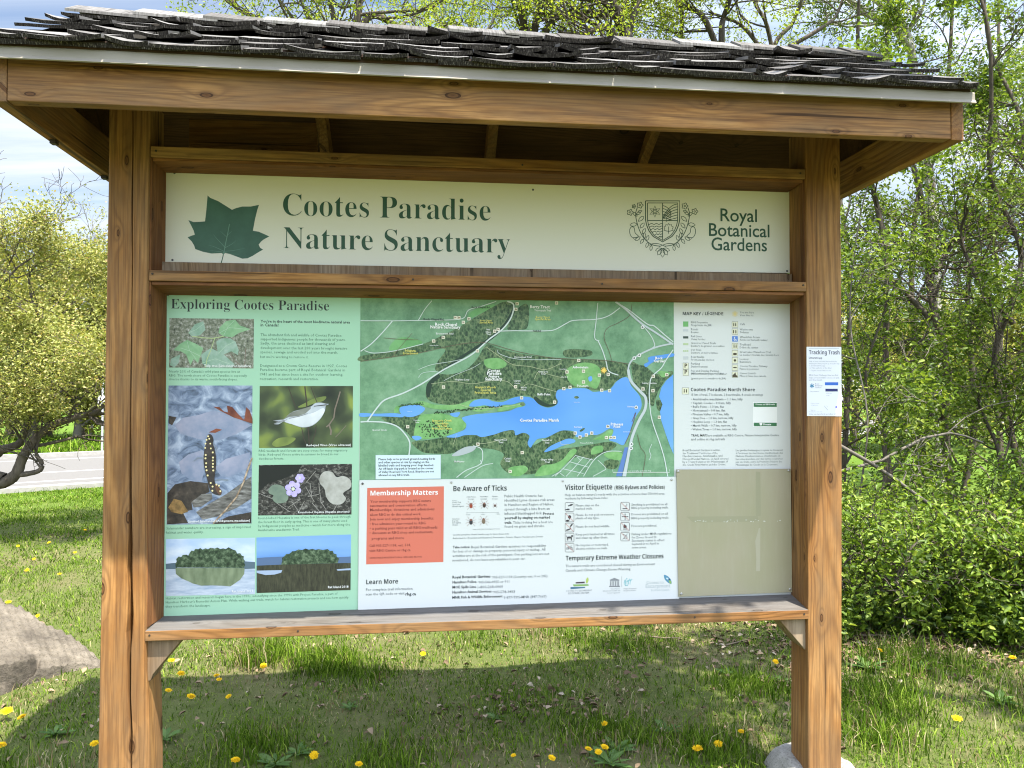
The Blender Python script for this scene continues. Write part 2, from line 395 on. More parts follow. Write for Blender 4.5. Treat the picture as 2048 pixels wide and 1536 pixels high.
def field(x0, x1, y0, y1, n, hh, ww, keep=None):
    x = rng.uniform(x0, x1, n); y = rng.uniform(y0, y1, n); k = vis_mask(x, y)
    if keep is not None: k &= keep(x, y)
    x, y = x[k], y[k]; p = patch(x, y); q = rng.uniform(0, 1, len(x)) < np.clip(.78-.55*p, .16, 1)
    x, y, p = x[q], y[q], p[q]
    h = hh*rng.lognormal(0, .42, len(x))*np.clip(1-.35*p, .5, 1.4); w = ww*rng.uniform(.6, 1.4, len(x))
    add_grass(x, y, h, w, rng.beta(2.2, 1.1, len(x)))
nearroad = lambda x, y: ((x-n0[0])*RN[0] + (y-n0[1])*RN[1]) < -.1
field(-4.2, 5.0, -.6, 2.3, 120000, .027, .0042)
field(-5.2, 5.6, 2.3, 4.6, 80000, .027, .0046, lambda x, y: x < 3.4+.1*y)
field(-10.5, -1.0, 4.6, 12.5, 120000, .032, .0085, nearroad)
far = lambda x, y: (((x-n0[0])*RN[0] + (y-n0[1])*RN[1]) > 9.0)
field(-18, -5, 17, 27, 24000, .22, .03, far)
# the taller tufts
for cx, cy, n, rr, hh in [(-1.18, 1.62, 900, .17, .10), (-.80, 1.50, 1100, .20, .085), (-.55, 1.35, 400, .16, .05), (1.45, .95, 1100, .34, .055), (2.0, .72, 1500, .32, .075),
                          (.55, .45, 1100, .3, .05), (.95, .25, 900, .25, .06), (.62, 1.95, 700, .35, .055), (1.05, 1.7, 600, .3, .05), (-1.9, .3, 700, .3, .06),
                          (-1.0, .55, 600, .2, .06), (-.4, .35, 600, .25, .055), (2.5, 1.2, 1200, .4, .09), (2.9, .5, 900, .35, .08), (.1, 1.9, 400, .3, .045), (-1.5, 3.4, 1500, .5, .07), (1.75, .3, 800, .22, .08)]:
    x = cx+rng.normal(0, rr*.5, n); y = cy+rng.normal(0, rr*.45, n)
    add_grass(x, y, hh*rng.lognormal(0, .3, n), .0045*rng.uniform(.6, 1.4, n), rng.uniform(.1, .8, n))
tag(np_mesh('grass', np.concatenate(GV), np.concatenate(GFc), M['grass']), kind='stuff')

# ------------------------------------------------------------------ leaves and twigs
def leaf_cloud(C, size, rng, up=.45, ratio=.52, fold=.25, droop=0.0):
    n = len(C); N = rng.normal(0, 1, (n, 3)); N[:, 2] = np.abs(N[:, 2])+up; N /= np.linalg.norm(N, axis=1)[:, None]
    A = rng.normal(0, 1, (n, 3)); A[:, 2] -= droop; A -= (A*N).sum(1)[:, None]*N; A /= np.linalg.norm(A, axis=1)[:, None]+1e-9
    B = np.cross(N, A); s = (size*rng.uniform(.55, 1.35, n))[:, None]; w = s*ratio*rng.uniform(.8, 1.2, n)[:, None]
    lift = N*w*fold
    base = C; tip = C+A*s-N*s*.12
    V = np.stack([base, C+A*s*.32+B*w*.5+lift, C+A*s*.70+B*w*.36+lift*.7, tip, C+A*s*.70-B*w*.36+lift*.7, C+A*s*.32-B*w*.5+lift], 1).reshape(-1, 3)
    i = np.arange(n)[:, None]*6
    return V, np.concatenate([i+np.array([[0, 1, 2, 3]]), i+np.array([[3, 4, 5, 0]])], 0)
def grow(out, tips, rng, P, D, L, r, lev, maxlev, kids, wander, up, spread):
    n = max(4, int(4+L*2.2)); pts = [P.copy()]; D = D/np.linalg.norm(D); step = L/n
    for i in range(n):
        D = D + rng.normal(0, wander, 3) + np.array([0, 0, up]); D /= np.linalg.norm(D)
        pts.append(pts[-1]+D*step)
    pts = np.array(pts); rr = np.linspace(r, max(r*.35, .0022), n+1)
    out.append((pts, rr))
    if lev >= maxlev:
        tips.append(pts[1:]); return
    if lev == maxlev-1: tips.append(pts[n//2:])
    for k in range(kids[lev]):
        t = rng.uniform(.25, 1.0); i = min(int(t*n), n-1); f = t*n-i
        Q = pts[i]*(1-f)+pts[i+1]*f; T = pts[i+1]-pts[i]; T /= np.linalg.norm(T)
        R = rng.normal(0, 1, 3); R -= R@T*T; R /= np.linalg.norm(R)
        a = rng.uniform(*spread); Dn = T*math.cos(a)+R*math.sin(a)
        grow(out, tips, rng, Q, Dn, L*rng.uniform(.38, .68)*(1.1-.35*t), max(rr[i]*.6, .003), lev+1, maxlev, kids, wander, up, spread)
def tree(name, label, cat, mains, seed, barkm, leafm, first=7, kids=(5, 4, 4), length=1.6, maxlev=3, wander=.16, up=.03, spread=(.5, 1.2), t0=.3,
         nleaf=6000, leaf=.05, jit=.07, group=None, zmin=None, parts=('trunk', 'crown'), ratio=.52, sub_r=.45, keep=None, gap=0.0):
    rg = np.random.default_rng(seed); out, tips = [], []
    for pts, r0, r1 in mains:
        pts = np.array(pts, float); s = np.linspace(0, len(pts)-1, (len(pts)-1)*5+1); i = np.minimum(s.astype(int), len(pts)-2); f = (s-i)[:, None]
        pm = np.concatenate([[2*pts[0]-pts[1]], pts, [2*pts[-1]-pts[-2]]]); a, b, c, d = pm[i], pm[i+1], pm[i+2], pm[i+3]
        P = .5*((2*b)+(-a+c)*f+(2*a-5*b+4*c-d)*f**2+(-a+3*b-3*c+d)*f**3)
        rr = np.linspace(r0, r1, len(P))*(1+.05*np.sin(np.arange(len(P))*2.1)); rr[0] *= 1.25
        out.append((P, rr)); Ltot = np.linalg.norm(np.diff(P, axis=0), axis=1).sum()
        for k in range(first):
            t = rg.uniform(t0, 1.0) if k > 0 else 1.0; j = min(int(t*(len(P)-1)), len(P)-2); T = P[j+1]-P[j]; T /= np.linalg.norm(T)
            R = rg.normal(0, 1, 3); R -= R@T*T; R /= np.linalg.norm(R); a = rg.uniform(*spread)*(.4 if k == 0 else 1)
            grow(out, tips, rg, P[j], T*math.cos(a)+R*math.sin(a), length*rg.uniform(.6, 1.25)*(1.15-.45*t), max(min(rr[j]*sub_r, .06), .006), 1, maxlev, (0,)+kids, wander, up, spread)
    root = empty(name, mains[0][0][0], label, cat, group)
    V, F, o = [], [], 0
    for P, rr in out:
        k = 8 if rr[0] > .05 else 6 if rr[0] > .02 else 4 if rr[0] > .007 else 3
        v, f = tube_np(P, rr, k); V.append(v); F.append(f+o); o += len(v)
    np_mesh(parts[0], np.concatenate(V), np.concatenate(F), barkm, root, True)
    T = np.concatenate(tips); T = T[T[:, 2] > (.15 if zmin is None else zmin)]
    if keep is not None: T = T[keep(T)]
    C = T[rg.integers(0, len(T), nleaf)] + rg.normal(0, jit, (nleaf, 3))
    if gap:                                                 # clumps: open spaces run through the crown
        q = np.sin(C[:, 0]*3.1+seed)*np.sin(C[:, 1]*2.7+seed*2)*np.sin(C[:, 2]*3.3+seed*3); C = C[q > -gap]
    v, f = leaf_cloud(C, leaf, rg, ratio=ratio)
    np_mesh(parts[1], v, f, leafm, root)
    return root
def line_at(pts, y, dz=0):                                  # a limb surveyed at depth y, rooted on the ground
    P = [atY(a, b, y) for a, b in pts]
    for i, p in enumerate(P): p[1] += .12*math.sin(i*1.9+y)
    return P
def rooted(pts, y):
    P = line_at(pts, y); g = P[0].copy(); g[2] = -.05; return [g]+P

# the old crab apple left of the kiosk, between lawn and road
yA = 5.9
trunkL = np.array([-7.25, 5.9, -.05])
h1 = [trunkL, trunkL+[.02, 0, .5], atY(-40, 955, yA), atY(0, 966, yA), atY(31, 949, yA), atY(47, 912, yA), atY(78, 869, yA), atY(109, 849, yA), atY(156, 833, yA), atY(187, 826, yA), atY(212, 806, yA), atY(250, 770, yA)]
h2 = [atY(31, 950, yA), atY(58, 947, yA), atY(80, 940, yA), atY(83, 925, yA), atY(72, 905, yA), atY(80, 870, yA), atY(88, 820, yA+.1)]
h3 = [trunkL+[.02, 0, .6], atY(-50, 915, yA+.2), atY(0, 900, yA+.2), atY(23, 894, yA+.2), atY(43, 880, yA+.2), atY(60, 820, yA+.2), atY(58, 802, yA+.2), atY(109, 794, yA+.2), atY(148, 763, yA+.2), atY(203, 724, yA+.2)]
h4 = [trunkL+[0, 0, .7], atY(-110, 800, yA-.2), atY(-90, 690, yA-.2), atY(-50, 600, yA-.2), atY(-15, 510, yA-.2), atY(10, 455, yA-.2)]
h5 = [atY(10, 760, yA+.3), atY(40, 700, yA+.3), atY(85, 665, yA+.3), atY(62, 590, yA+.3), atY(64, 540, yA+.3), atY(120, 500, yA+.3)]
tree('crab_apple_tree', 'gnarled low-limbed tree with pale yellow-green leaves on the lawn before the road', 'tree',
     [(h1, .085, .016), (h2, .036, .010), (h3, .06, .012), (h4, .08, .014), (h5, .022, .008)], 11, M['bark'], M['leaf_yellow'], first=11, kids=(4, 4, 4), length=1.15, t0=.38,
     nleaf=50000, leaf=.031, jit=.11, wander=.2, ratio=.62, gap=.11, keep=lambda T: (T[:, 2] > 1.45+.3*np.sin(T[:, 0]*4.3+T[:, 1]*3)) & (T[:, 2] < 3.7+.25*np.sin(T[:, 0]*3)))

# the wood across the road, left of the kiosk: each tree of its own
for i, (px, y, h, n, bark_, lf, lab) in enumerate([
    (18, 27, 9.0, 11000, 'bark', 'leaf_far', 'tall yellow-green tree across the road at the photo\'s left edge'),
    (95, 30, 8.6, 10000, 'bark', 'leaf_far', 'round yellow-green tree across the road behind the low crab apple'),
    (168, 27, 7.2, 9000, 'bark', 'leaf_yellow', 'rusty-tinged tree across the road next to the roadside sign'),
    (225, 29, 7.8, 9000, 'bark', 'leaf_far', 'yellow-green tree across the road half hidden by the left post'),
    (60, 24, 4.6, 12000, 'bark_pale', 'leaf_yellow', 'short bushy tree at the front of the wood across the road'),
    (150, 24, 4.0, 11000, 'bark_pale', 'leaf_far', 'low spreading bush at the far edge of the road'),
    (-60, 28, 8.5, 6000, 'bark', 'leaf_far', 'tree across the road cut off by the photo\'s left edge')]):
    b = atY(px, 900, y); b[2] = 0
    main = [b, b+[.1, 0, h*.22], b+[-.15, .1, h*.45], b+[.1, .1, h*.66]]
    tree('deciduous_tree', lab, 'tree', [(main, .16, .05)], 30+i, M[bark_], M[lf], first=20, kids=(5, 4, 3), length=h*.36, t0=.12, nleaf=n, leaf=.125, jit=.26,
         wander=.14, up=.04, group='trees across the road', ratio=.7)
b = atY(180, 900, 33); b[2] = 0
tree('bare_tree', 'pale bare tree with budding twigs rising above the wood across the road', 'tree', [([b, b+[0, 0, 3.5], b+[.2, 0, 6.5], b+[.1, 0, 8.6]], .12, .04)], 51,
     M['bark_pale'], M['leaf_far'], first=16, kids=(5, 4, 4), length=2.6, t0=.35, nleaf=700, leaf=.10, jit=.05, wander=.09, up=.07, spread=(.3, .8))

# ------------------------------------------------------------------ trees behind the roof
def top_tree(label, limbs, y, seed, n, lf='leaf_light', bk='bark', r=.11, leaf=.05, first=9, length=1.9, zmin=4.2, **k):
    mains = []
    for i, l in enumerate(limbs):
        P = rooted(l, y) if i == 0 else line_at(l, y)
        mains.append((P, r if i == 0 else r*.62, r*.28))
    return tree('spring_tree', label, 'tree', mains, seed, M[bk], M[lf], first=first, kids=(5, 4, 3), length=length, t0=.25, nleaf=n, leaf=leaf, jit=.09,
                wander=.17, group='trees behind the kiosk roof', zmin=zmin, **k)
top_tree('bright green tree with wandering limbs above the middle-left of the roof', [[(640, 700), (655, 350), (690, 120), (668, 40), (650, -60)], [(690, 130), (610, 60), (540, 45), (470, 70)],
          [(690, 130), (740, 40), (800, 50), (862, 62), (900, 90)], [(690, 120), (720, 20), (700, -40), (690, -120)]], 9.5, 61, 26000, first=12, length=2.0)
top_tree('dark trunk leaning left behind the roof\'s middle', [[(1085, 800), (1075, 400), (1064, 90), (1056, 66), (1043, 35), (1034, -5), (1028, -60), (1000, -150)], [(1066, 90), (1072, 40), (1086, 0), (1100, -60)],
          [(1072, 100), (1100, 52), (1140, 28), (1190, 14)]], 8.6, 62, 8000, bk='bark_dark', r=.10)
top_tree('dark forked trunk with three limbs right of the roof\'s middle', [[(1270, 800), (1262, 400), (1256, 90), (1250, 60), (1222, 20), (1189, -2), (1160, -60)], [(1256, 75), (1238, 35), (1223, 0), (1215, -70)],
          [(1256, 80), (1262, 45), (1278, 0), (1290, -70)], [(1250, 85), (1210, 60), (1165, 72), (1120, 58)]], 8.2, 63, 12000, bk='bark_dark', r=.095)
top_tree('straight dark pole-like trunk above the right half of the roof', [[(1436, 800), (1440, 400), (1444, 90), (1452, 30), (1457, -2), (1464, -90)], [(1444, 110), (1400, 40), (1360, 5), (1330, -60)]], 8.9, 64, 6500, bk='bark_dark', r=.085)
top_tree('thin bare-limbed tree between the pole-like trunk and the birch', [[(1560, 800), (1556, 400), (1545, 120), (1590, 40), (1602, -10), (1620, -80)], [(1548, 110), (1525, 50), (1512, 0), (1500, -70)],
          [(1550, 110), (1640, 60), (1680, 20), (1700, -50)], [(1545, 130), (1480, 60), (1420, 20)]], 9.3, 65, 5000, r=.065)
top_tree('slim sapling rising behind the roof between the two dark trunks', [[(1372, 800), (1370, 400), (1368, 100), (1363, 40), (1348, -10), (1340, -80)]], 10.2, 66, 6000, r=.06)
top_tree('pale far tree showing above the left middle of the roof', [[(880, 800), (905, 400), (930, 100), (946, 40), (940, -60)], [(930, 110), (985, 40), (1000, -20)], [(930, 110), (880, 40), (850, -30)]], 12.5, 67, 9000, r=.07, bk='bark_pale')
top_tree('white-barked birch leaning left beyond the roof\'s right end', [[(1868, 800), (1858, 420), (1842, 220), (1825, 105), (1795, 52), (1756, -2), (1720, -70)], [(1820, 100), (1780, 60), (1735, 20), (1690, -10)]], 9.8, 68, 9000, bk='birch', r=.12, lf='leaf_forest')

# ------------------------------------------------------------------ the wood's edge right of the kiosk
def wood_tree(label, limbs, y, seed, n, r=.05, bk='bark', lf='leaf_forest', first=14, length=1.15, leaf=.052, t0=.16, zmin=.5, gap=.06, **k):
    mains = []
    for i, l in enumerate(limbs):
        P = rooted(l, y) if i == 0 else line_at(l, y)
        mains.append((P, r*.85 if i == 0 else r*.5, r*.28))
    return tree('woodland_tree', label, 'tree', mains, seed, M[bk], M[lf], first=first, kids=(5, 4, 3), length=length, t0=t0, nleaf=n, leaf=leaf, jit=.075,
                wander=.15, up=.015, spread=(.6, 1.4), group='trees at the wood edge', zmin=zmin, gap=gap, **k)
wood_tree('slender dark crooked trunk near the photo\'s right edge', [[(2040, 1000), (2021, 850), (2005, 708), (2015, 594), (2034, 493), (1998, 350), (1978, 200), (1962, 60), (1950, -90)], [(2010, 650), (1960, 560), (1935, 470), (1925, 420)],
          [(2034, 500), (2070, 400), (2090, 300)]], 4.6, 71, 9000, bk='bark_dark', first=16)
wood_tree('grey trunk bending left, midway between the right post and the photo\'s edge', [[(1903, 1000), (1900, 850), (1888, 740), (1862, 627), (1868, 545), (1855, 474), (1819, 350), (1795, 230), (1780, 100), (1770, -90)], [(1862, 640), (1800, 560), (1760, 540)],
          [(1868, 545), (1930, 470), (1990, 440)]], 6.2, 72, 11000, r=.075)
wood_tree('upright dark trunk close beside the paper notice', [[(1776, 1000), (1779, 850), (1772, 700), (1758, 500), (1738, 300), (1722, 100), (1712, -90)]], 5.6, 73, 9500, r=.06, bk='bark_dark')
wood_tree('thin pale sapling just right of the post', [[(1716, 1000), (1722, 830), (1712, 640), (1725, 430), (1745, 300), (1752, 180)]], 3.4, 74, 6500, r=.013, bk='bark_pale', length=.8, leaf=.05)
wood_tree('leaning trunk behind the grey one, arching right', [[(1935, 1000), (1948, 850), (1930, 690), (1945, 560), (1985, 440), (2020, 330), (2060, 200)], [(1935, 720), (1880, 690), (1820, 680), (1790, 690)]], 7.6, 75, 10000, r=.065)
wood_tree('tall far trunk seen through the leaves right of the birch', [[(1835, 1000), (1838, 800), (1830, 600), (1838, 400), (1880, 200), (1905, 60), (1915, -90)]], 9.6, 76, 10000, r=.08, leaf=.065, length=1.6)
wood_tree('dense leafy young tree filling the photo\'s upper right corner', [[(2075, 1000), (2070, 700), (2055, 450), (2030, 250), (1990, 90), (1970, -80)]], 5.8, 77, 11000, r=.05, length=1.3)
wood_tree('twin-stemmed young tree low behind the shrubs', [[(1985, 1000), (1990, 900), (1975, 800), (1988, 700), (1965, 600)], [(1990, 930), (2015, 860), (2028, 760), (2010, 660)]], 4.0, 78, 6500, r=.03, length=.75, leaf=.048, bk='bark_dark')
wood_tree('leafy sapling between the paper notice and the fallen limb', [[(1755, 1000), (1765, 880), (1745, 760), (1760, 640), (1790, 540)]], 3.9, 79, 5500, r=.024, length=.75, leaf=.048)
wood_tree('light leafy tree far back behind the right post', [[(1690, 1000), (1688, 800), (1695, 550), (1680, 300), (1690, 120)]], 8.4, 80, 8500, r=.07, length=1.4, leaf=.06)
wood_tree('far crooked tree between the grey trunk and the right edge', [[(2000, 1000), (1995, 800), (2010, 600), (1975, 380), (1990, 180), (2005, -60)]], 10.5, 81, 9500, r=.08, length=1.7, leaf=.065)
wood_tree('stout trunk beyond the photo\'s right edge with boughs reaching in', [[(2130, 1000), (2120, 700), (2110, 400), (2080, 150)], [(2115, 560), (2040, 470), (1980, 440)], [(2112, 420), (2050, 300), (1995, 260)]], 7.0, 82, 9000, r=.09)

# sunlit trees standing in the open behind the wood's edge
for i, (px, y, h, n, lab) in enumerate([
    (1705, 19, 6.0, 9000, 'bright yellow-green tree in the open seen through the wood beside the right post'),
    (1800, 21, 5.0, 9000, 'bright yellow-green tree in the open seen below the grey trunk\'s bend'),
    (1890, 18, 5.2, 9000, 'bright yellow-green bush in the open behind the arched limb'),
    (1975, 22, 5.6, 9000, 'bright yellow-green tree in the open seen left of the slender dark trunk'),
    (2060, 19, 6.2, 7000, 'bright yellow-green tree in the open at the photo\'s right edge')]):
    b = atY(px, 900, y); b[2] = 0
    main = [b, b+[.1, 0, h*.22], b+[-.15, .1, h*.45], b+[.1, .1, h*.66]]
    tree('deciduous_tree', lab, 'tree', [(main, .13, .04)], 130+i, M['bark'], M['leaf_far'], first=18, kids=(5, 4, 3), length=h*.34, t0=.08, nleaf=n, leaf=.10, jit=.22,
         wander=.14, up=.03, group='sunlit trees behind the wood', ratio=.7, zmin=.2)

# the wood goes on behind the board
for i, (x, y, h, lab) in enumerate([(-1.6, 9.0, 4.6, 'young tree standing behind the board\'s left part'), (.4, 7.6, 4.2, 'young tree standing behind the board\'s middle'), (2.1, 6.4, 4.0, 'young tree standing behind the board\'s right part'), (3.6, 8.0, 4.4, 'young tree standing behind the right post')]):
    b = np.array([x, y, -.05]); main = [b, b+[.1, 0, h*.3], b+[-.1, .1, h*.6], b+[.05, 0, h*.85]]
    tree('woodland_tree', lab, 'tree', [(main, .05, .015)], 180+i, M['bark'], M['leaf_forest'], first=12, kids=(4, 4, 3), length=1.0, t0=.15, nleaf=4200, leaf=.06, jit=.09, group='young trees behind the board',
         keep=lambda T: T[:, 2] < 4.4, zmin=.3, gap=.3)
for i, (x, y, h, lab) in enumerate([(-6, 34, 6.5, 'far tree across the road behind the title board\'s left end'), (1, 36, 7.0, 'far tree across the road behind the trail map'), (8, 38, 7.0, 'far tree across the road behind the map key'), (15, 42, 7.5, 'far tree across the road behind the wood')]):
    b = np.array([x, y, 0.]); main = [b, b+[.1, 0, h*.22], b+[-.15, .1, h*.45], b+[.1, .1, h*.66]]
    tree('deciduous_tree', lab, 'tree', [(main, .16, .05)], 190+i, M['bark'], M['leaf_far'], first=16, kids=(5, 4, 3), length=h*.4, t0=.1, nleaf=6500, leaf=.17, jit=.3, wander=.14, up=.03, group='trees across the road', ratio=.7)

# shrubs along the foot of the wood
def shrub(label, px, py, h, rad_, n, seed, leaf=.045, stems=9):
    b = atZ(px, py); rg = np.random.default_rng(seed); mains = []
    for k in range(stems):
        a = rg.uniform(0, 2*math.pi); q = rg.uniform(.3, 1)*rad_; d = np.array([math.cos(a)*q, math.sin(a)*q, 0])
        z = h*rg.uniform(.6, 1.0)*(1-.25*q/rad_)
        mains.append(([b+d*.1, b+d*.4+[0, 0, z*.45], b+d*.8+[0, 0, z*.8], b+d*1.15+[0, 0, z]], .010, .004))
    return tree('shrub', label, 'shrub', mains, seed, M['bark'], M['leaf_shrub'], first=5, kids=(4, 3), length=.34, maxlev=2, t0=.04, nleaf=n, leaf=leaf, jit=.065,
                group='shrubs at the foot of the wood', parts=('stems', 'foliage'), zmin=.01, ratio=.5, wander=.2, spread=(.5, 1.3))
for i, (px, py, h, r_, n, lab) in enumerate([
    (1700, 1262, .80, .36, 2400, 'bright green shrub tucked right beside the right post'),
    (1775, 1240, 1.00, .42, 3200, 'shrub at the foot of the wood under the lower end of the paper notice side'),
    (1850, 1255, .85, .40, 3000, 'low shrub directly above the dandelion at the wood\'s foot'),
    (1925, 1245, 1.05, .42, 3200, 'round shrub below the tip of the fallen limb'),
    (2000, 1265, .95, .42, 3200, 'shrub at the wood\'s foot near the photo\'s right edge'),
    (2070, 1255, 1.15, .45, 2600, 'taller shrub cut by the photo\'s right edge'),
    (1820, 1165, 1.35, .48, 3400, 'taller shrub in the second row under the crossing limbs'),
    (1955, 1150, 1.45, .50, 3400, 'tall shrub in the second row under the slender dark trunk'),
    (1715, 1160, 1.30, .45, 3000, 'tall shrub in the second row close behind the right post'),
    (1600, 1130, 1.25, .45, 2400, 'shrub hidden behind the board next to the right post'), (1480, 1110, 1.2, .45, 2200, 'shrub hidden behind the cover plate'),
    (2060, 1150, 1.55, .50, 2600, 'tall second-row shrub at the right edge with pale new leaves')]):
    shrub(lab, px, py, h*(.80 if i < 6 else .70), r_, int(n*.72), 100+i, .040 if i < 6 else .042)

# low plants edging the shrubs
for i, (px, py, lab) in enumerate([(1698, 1285, 'low bright plant between the right post and the pale stick'), (1762, 1272, 'low bright plant right above the pale stick'), (1830, 1268, 'low leafy plant left of the dandelion at the shrubs'), (1905, 1275, 'low leafy plant right of the dandelion at the shrubs'),
                                  (1962, 1285, 'low plant in front of the round shrub'), (2022, 1290, 'low plant above the dandelion at the photo\'s right edge')]):
    b = atZ(px, py); rg = np.random.default_rng(160+i); mains = []
    for k in range(8):
        a = rg.uniform(0, 2*math.pi); d = np.array([math.cos(a), math.sin(a), 0])*rg.uniform(.05, .22); z = rg.uniform(.10, .26)
        mains.append(([b+d*.2, b+d*.7+[0, 0, z*.6], b+d*1.1+[0, 0, z]], .004, .002))
    tree('low_plant', lab, 'plant', mains, 160+i, M['weed'], M['leaf_shrub'], first=4, kids=(3, 3), length=.14, maxlev=2, t0=.1, nleaf=650, leaf=.045, jit=.035, group='low plants edging the shrubs', parts=('stems', 'foliage'), zmin=.0, spread=(.5, 1.3))

# limbs that have come down across the shrubs
def limb(name, label, pts, y, r0, r1, mat, twigs=()):
    P = [atY(a, b, y) for a, b in pts]; q = MB(); n = len(P)
    q.tube(P, np.linspace(r0, r1, n), 7)
    for t in twigs: T = [atY(a, b, y) for a, b in t]; q.tube(T, np.linspace(r1*.7, r1*.35, len(T)), 5)
    return tag(q.build(name, mat, smooth=True), label, 'branch')
limb('fallen_limb', 'straight grey dead limb slanting down to the right through the shrubs', [(1660, 880), (1690, 897), (1740, 925), (1790, 958), (1833, 990), (1870, 1015), (1920, 1055), (1960, 1090), (1992, 1118)], 2.9, .017, .011, M['bark_pale'],
     [[(1805, 965), (1812, 945), (1800, 925), (1787, 912)], [(1770, 945), (1745, 930), (1725, 915)]])
limb('arched_limb', 'long arched dead limb rising right and crossing the slanting one', [(1650, 948), (1683, 942), (1730, 930), (1765, 920), (1810, 895), (1850, 875), (1900, 866), (1930, 872), (1965, 885)], 3.3, .015, .009, M['bark_pale'],
     [[(1835, 905), (1838, 935), (1845, 955)], [(1895, 866), (1930, 835), (1975, 812), (2030, 800)]])

# ================================================================== the kiosk
M['nail'] = flat('old_nail', (.035, .028, .022), .6)
kiosk = empty('information_kiosk', (0, -.07, 0), 'timber information kiosk with shingled gable roof standing on the lawn', 'kiosk')
YF, YB = -.14, 0.0                                         # front of posts / face of the boards

def left_post():
    zs = [-.1, .12, .24, .36, .48, .56, .64, .70, .76, .84, .92, 1.0, 1.1, 1.25, 1.45, 1.7, 1.95, 2.2, 2.36, 2.56]
    xl = np.interp(zs, [-.1, .24, 2.3, 2.53], [-1.369, -1.367, -1.354, -1.356])
    xr = np.interp(zs, [-.1, .295, .5, .56, .76, 1.68, 2.53], [-1.199, -1.201, -1.209, -1.2145, -1.215, -1.219, -1.218])
    cx = np.interp(zs, [-.1, .12, .3, .47, .56, .75, 1.0, 1.3, 1.7, 2.1, 2.56], [-1.250, -1.252, -1.258, -1.268, -1.268, -1.268, -1.270, -1.272, -1.272, -1.274, -1.277])
    cw = np.interp(zs, [-.1, .2, .36, .56, .70, .9, 1.1, 1.4, 1.9, 2.2, 2.56], [.002, .004, .006, .0095, .0135, .0125, .007, .0035, .0018, .0028, .0016])
    rg = random.Random(4); V = []; n = len(zs)
    for i, z in enumerate(zs):
        a, b = xl[i], xr[i]; c = cx[i]+rg.uniform(-.0025, .0025); w = cw[i]*1.45*rg.uniform(.8, 1.2); d = min(.06, w*3.6+.008)
        wane = .012 if z < .54 else .004
        V += [(a, YF+.005, z), (a+.004, YF, z), (c-w*.62, YF, z), (c-w*.45, YF+.003, z), (c-.001, YF+d, z), (c+w*.45, YF+.003, z), (c+w*.62, YF, z),
              (b-wane, YF, z), (b, YF+wane*1.4, z), (b, YF+.146, z), (a, YF+.146, z)]
    k = 11; F = [tuple(range(k-1, -1, -1)), tuple(range((n-1)*k, n*k))]
    F += [(i*k+j, i*k+(j+1) % k, (i+1)*k+(j+1) % k, (i+1)*k+j) for i in range(n-1) for j in range(k)]
    q = MB(); q.add(V, F); return q.build('post', M['wood_z'], kiosk)
tag(left_post(), 'weathered post split by a long dark crack')
q = MB()
zs = [-.1, .57, 1.2, 1.9, 2.56]; xa = [1.190, 1.196, 1.199, 1.201, 1.202]; xb = [1.322, 1.331, 1.338, 1.343, 1.343]
for i in range(4):
    pass
k = 4; V = []
for z, a, b in zip(zs, xa, xb): V += [(a, YF, z), (b, YF, z), (b, YF+.14, z), (a, YF+.14, z)]
q.add(V, [(3, 2, 1, 0), (16, 17, 18, 19)]+[(i*4+j, i*4+(j+1) % 4, i*4+4+(j+1) % 4, i*4+4+j) for i in range(4) for j in range(4)])
tag(q.build('post', M['wood_z'], kiosk, bevel=.004), 'smooth golden post carrying a paper notice')

def board(name, mat, x0, x1, y0, y1, z0, z1, lab=None, bevel=.0025):
    q = MB(); q.box(x0, x1, y0, y1, z0, z1); o = q.build(name, mat, kiosk, bevel=bevel)
    return tag(o, lab)
XL, XR = -1.2165, 1.2005
board('rail', M['wood_x'], XL+.001, XR, YF+.001, -.002, 2.3565, 2.394, 'top rail above the title board')
board('rail', M['wood_x'], XL, XR+.002, YF+.002, -.002, 1.920, 1.957, 'middle rail between the two boards')
q = MB(); q.hexa([(XL-.001, YF, .667), (XR, YF, .667), (XR, YF, .703), (XL-.001, YF, .703)], [(XL-.001, -.001, .672), (XR, -.001, .672), (XR, -.001, .729), (XL-.001, -.001, .716)])
q.m = [1, 1, 1, 1, 0, 1]
tag(q.build('sill', [M['sill'], M['wood_x']], kiosk, bevel=.003), 'silver-grey weathered ledge under the map board')
# linings of the two openings
def lining(a, b, mat, lab=None):
    q = MB(); q.hexa(a, b); return tag(q.build('lining_board', mat, kiosk, bevel=.0015), lab)
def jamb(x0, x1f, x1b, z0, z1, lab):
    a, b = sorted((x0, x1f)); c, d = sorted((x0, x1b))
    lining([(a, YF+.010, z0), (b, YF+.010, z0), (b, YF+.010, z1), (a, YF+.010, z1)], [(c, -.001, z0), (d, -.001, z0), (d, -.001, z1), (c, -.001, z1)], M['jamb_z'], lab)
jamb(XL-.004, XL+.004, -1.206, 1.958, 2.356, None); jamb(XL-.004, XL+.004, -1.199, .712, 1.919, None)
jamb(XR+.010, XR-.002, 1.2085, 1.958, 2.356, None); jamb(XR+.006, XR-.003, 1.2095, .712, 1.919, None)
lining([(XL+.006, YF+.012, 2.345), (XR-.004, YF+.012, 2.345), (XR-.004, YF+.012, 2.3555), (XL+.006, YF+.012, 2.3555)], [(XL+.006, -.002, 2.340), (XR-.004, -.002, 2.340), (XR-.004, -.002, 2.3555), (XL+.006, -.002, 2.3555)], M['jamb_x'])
lining([(XL+.006, YF+.012, 1.907), (XR-.004, YF+.012, 1.907), (XR-.004, YF+.012, 1.919), (XL+.006, YF+.012, 1.919)], [(XL+.006, -.002, 1.888), (XR-.004, -.002, 1.888), (XR-.004, -.002, 1.919), (XL+.006, -.002, 1.919)], M['jamb_x'])
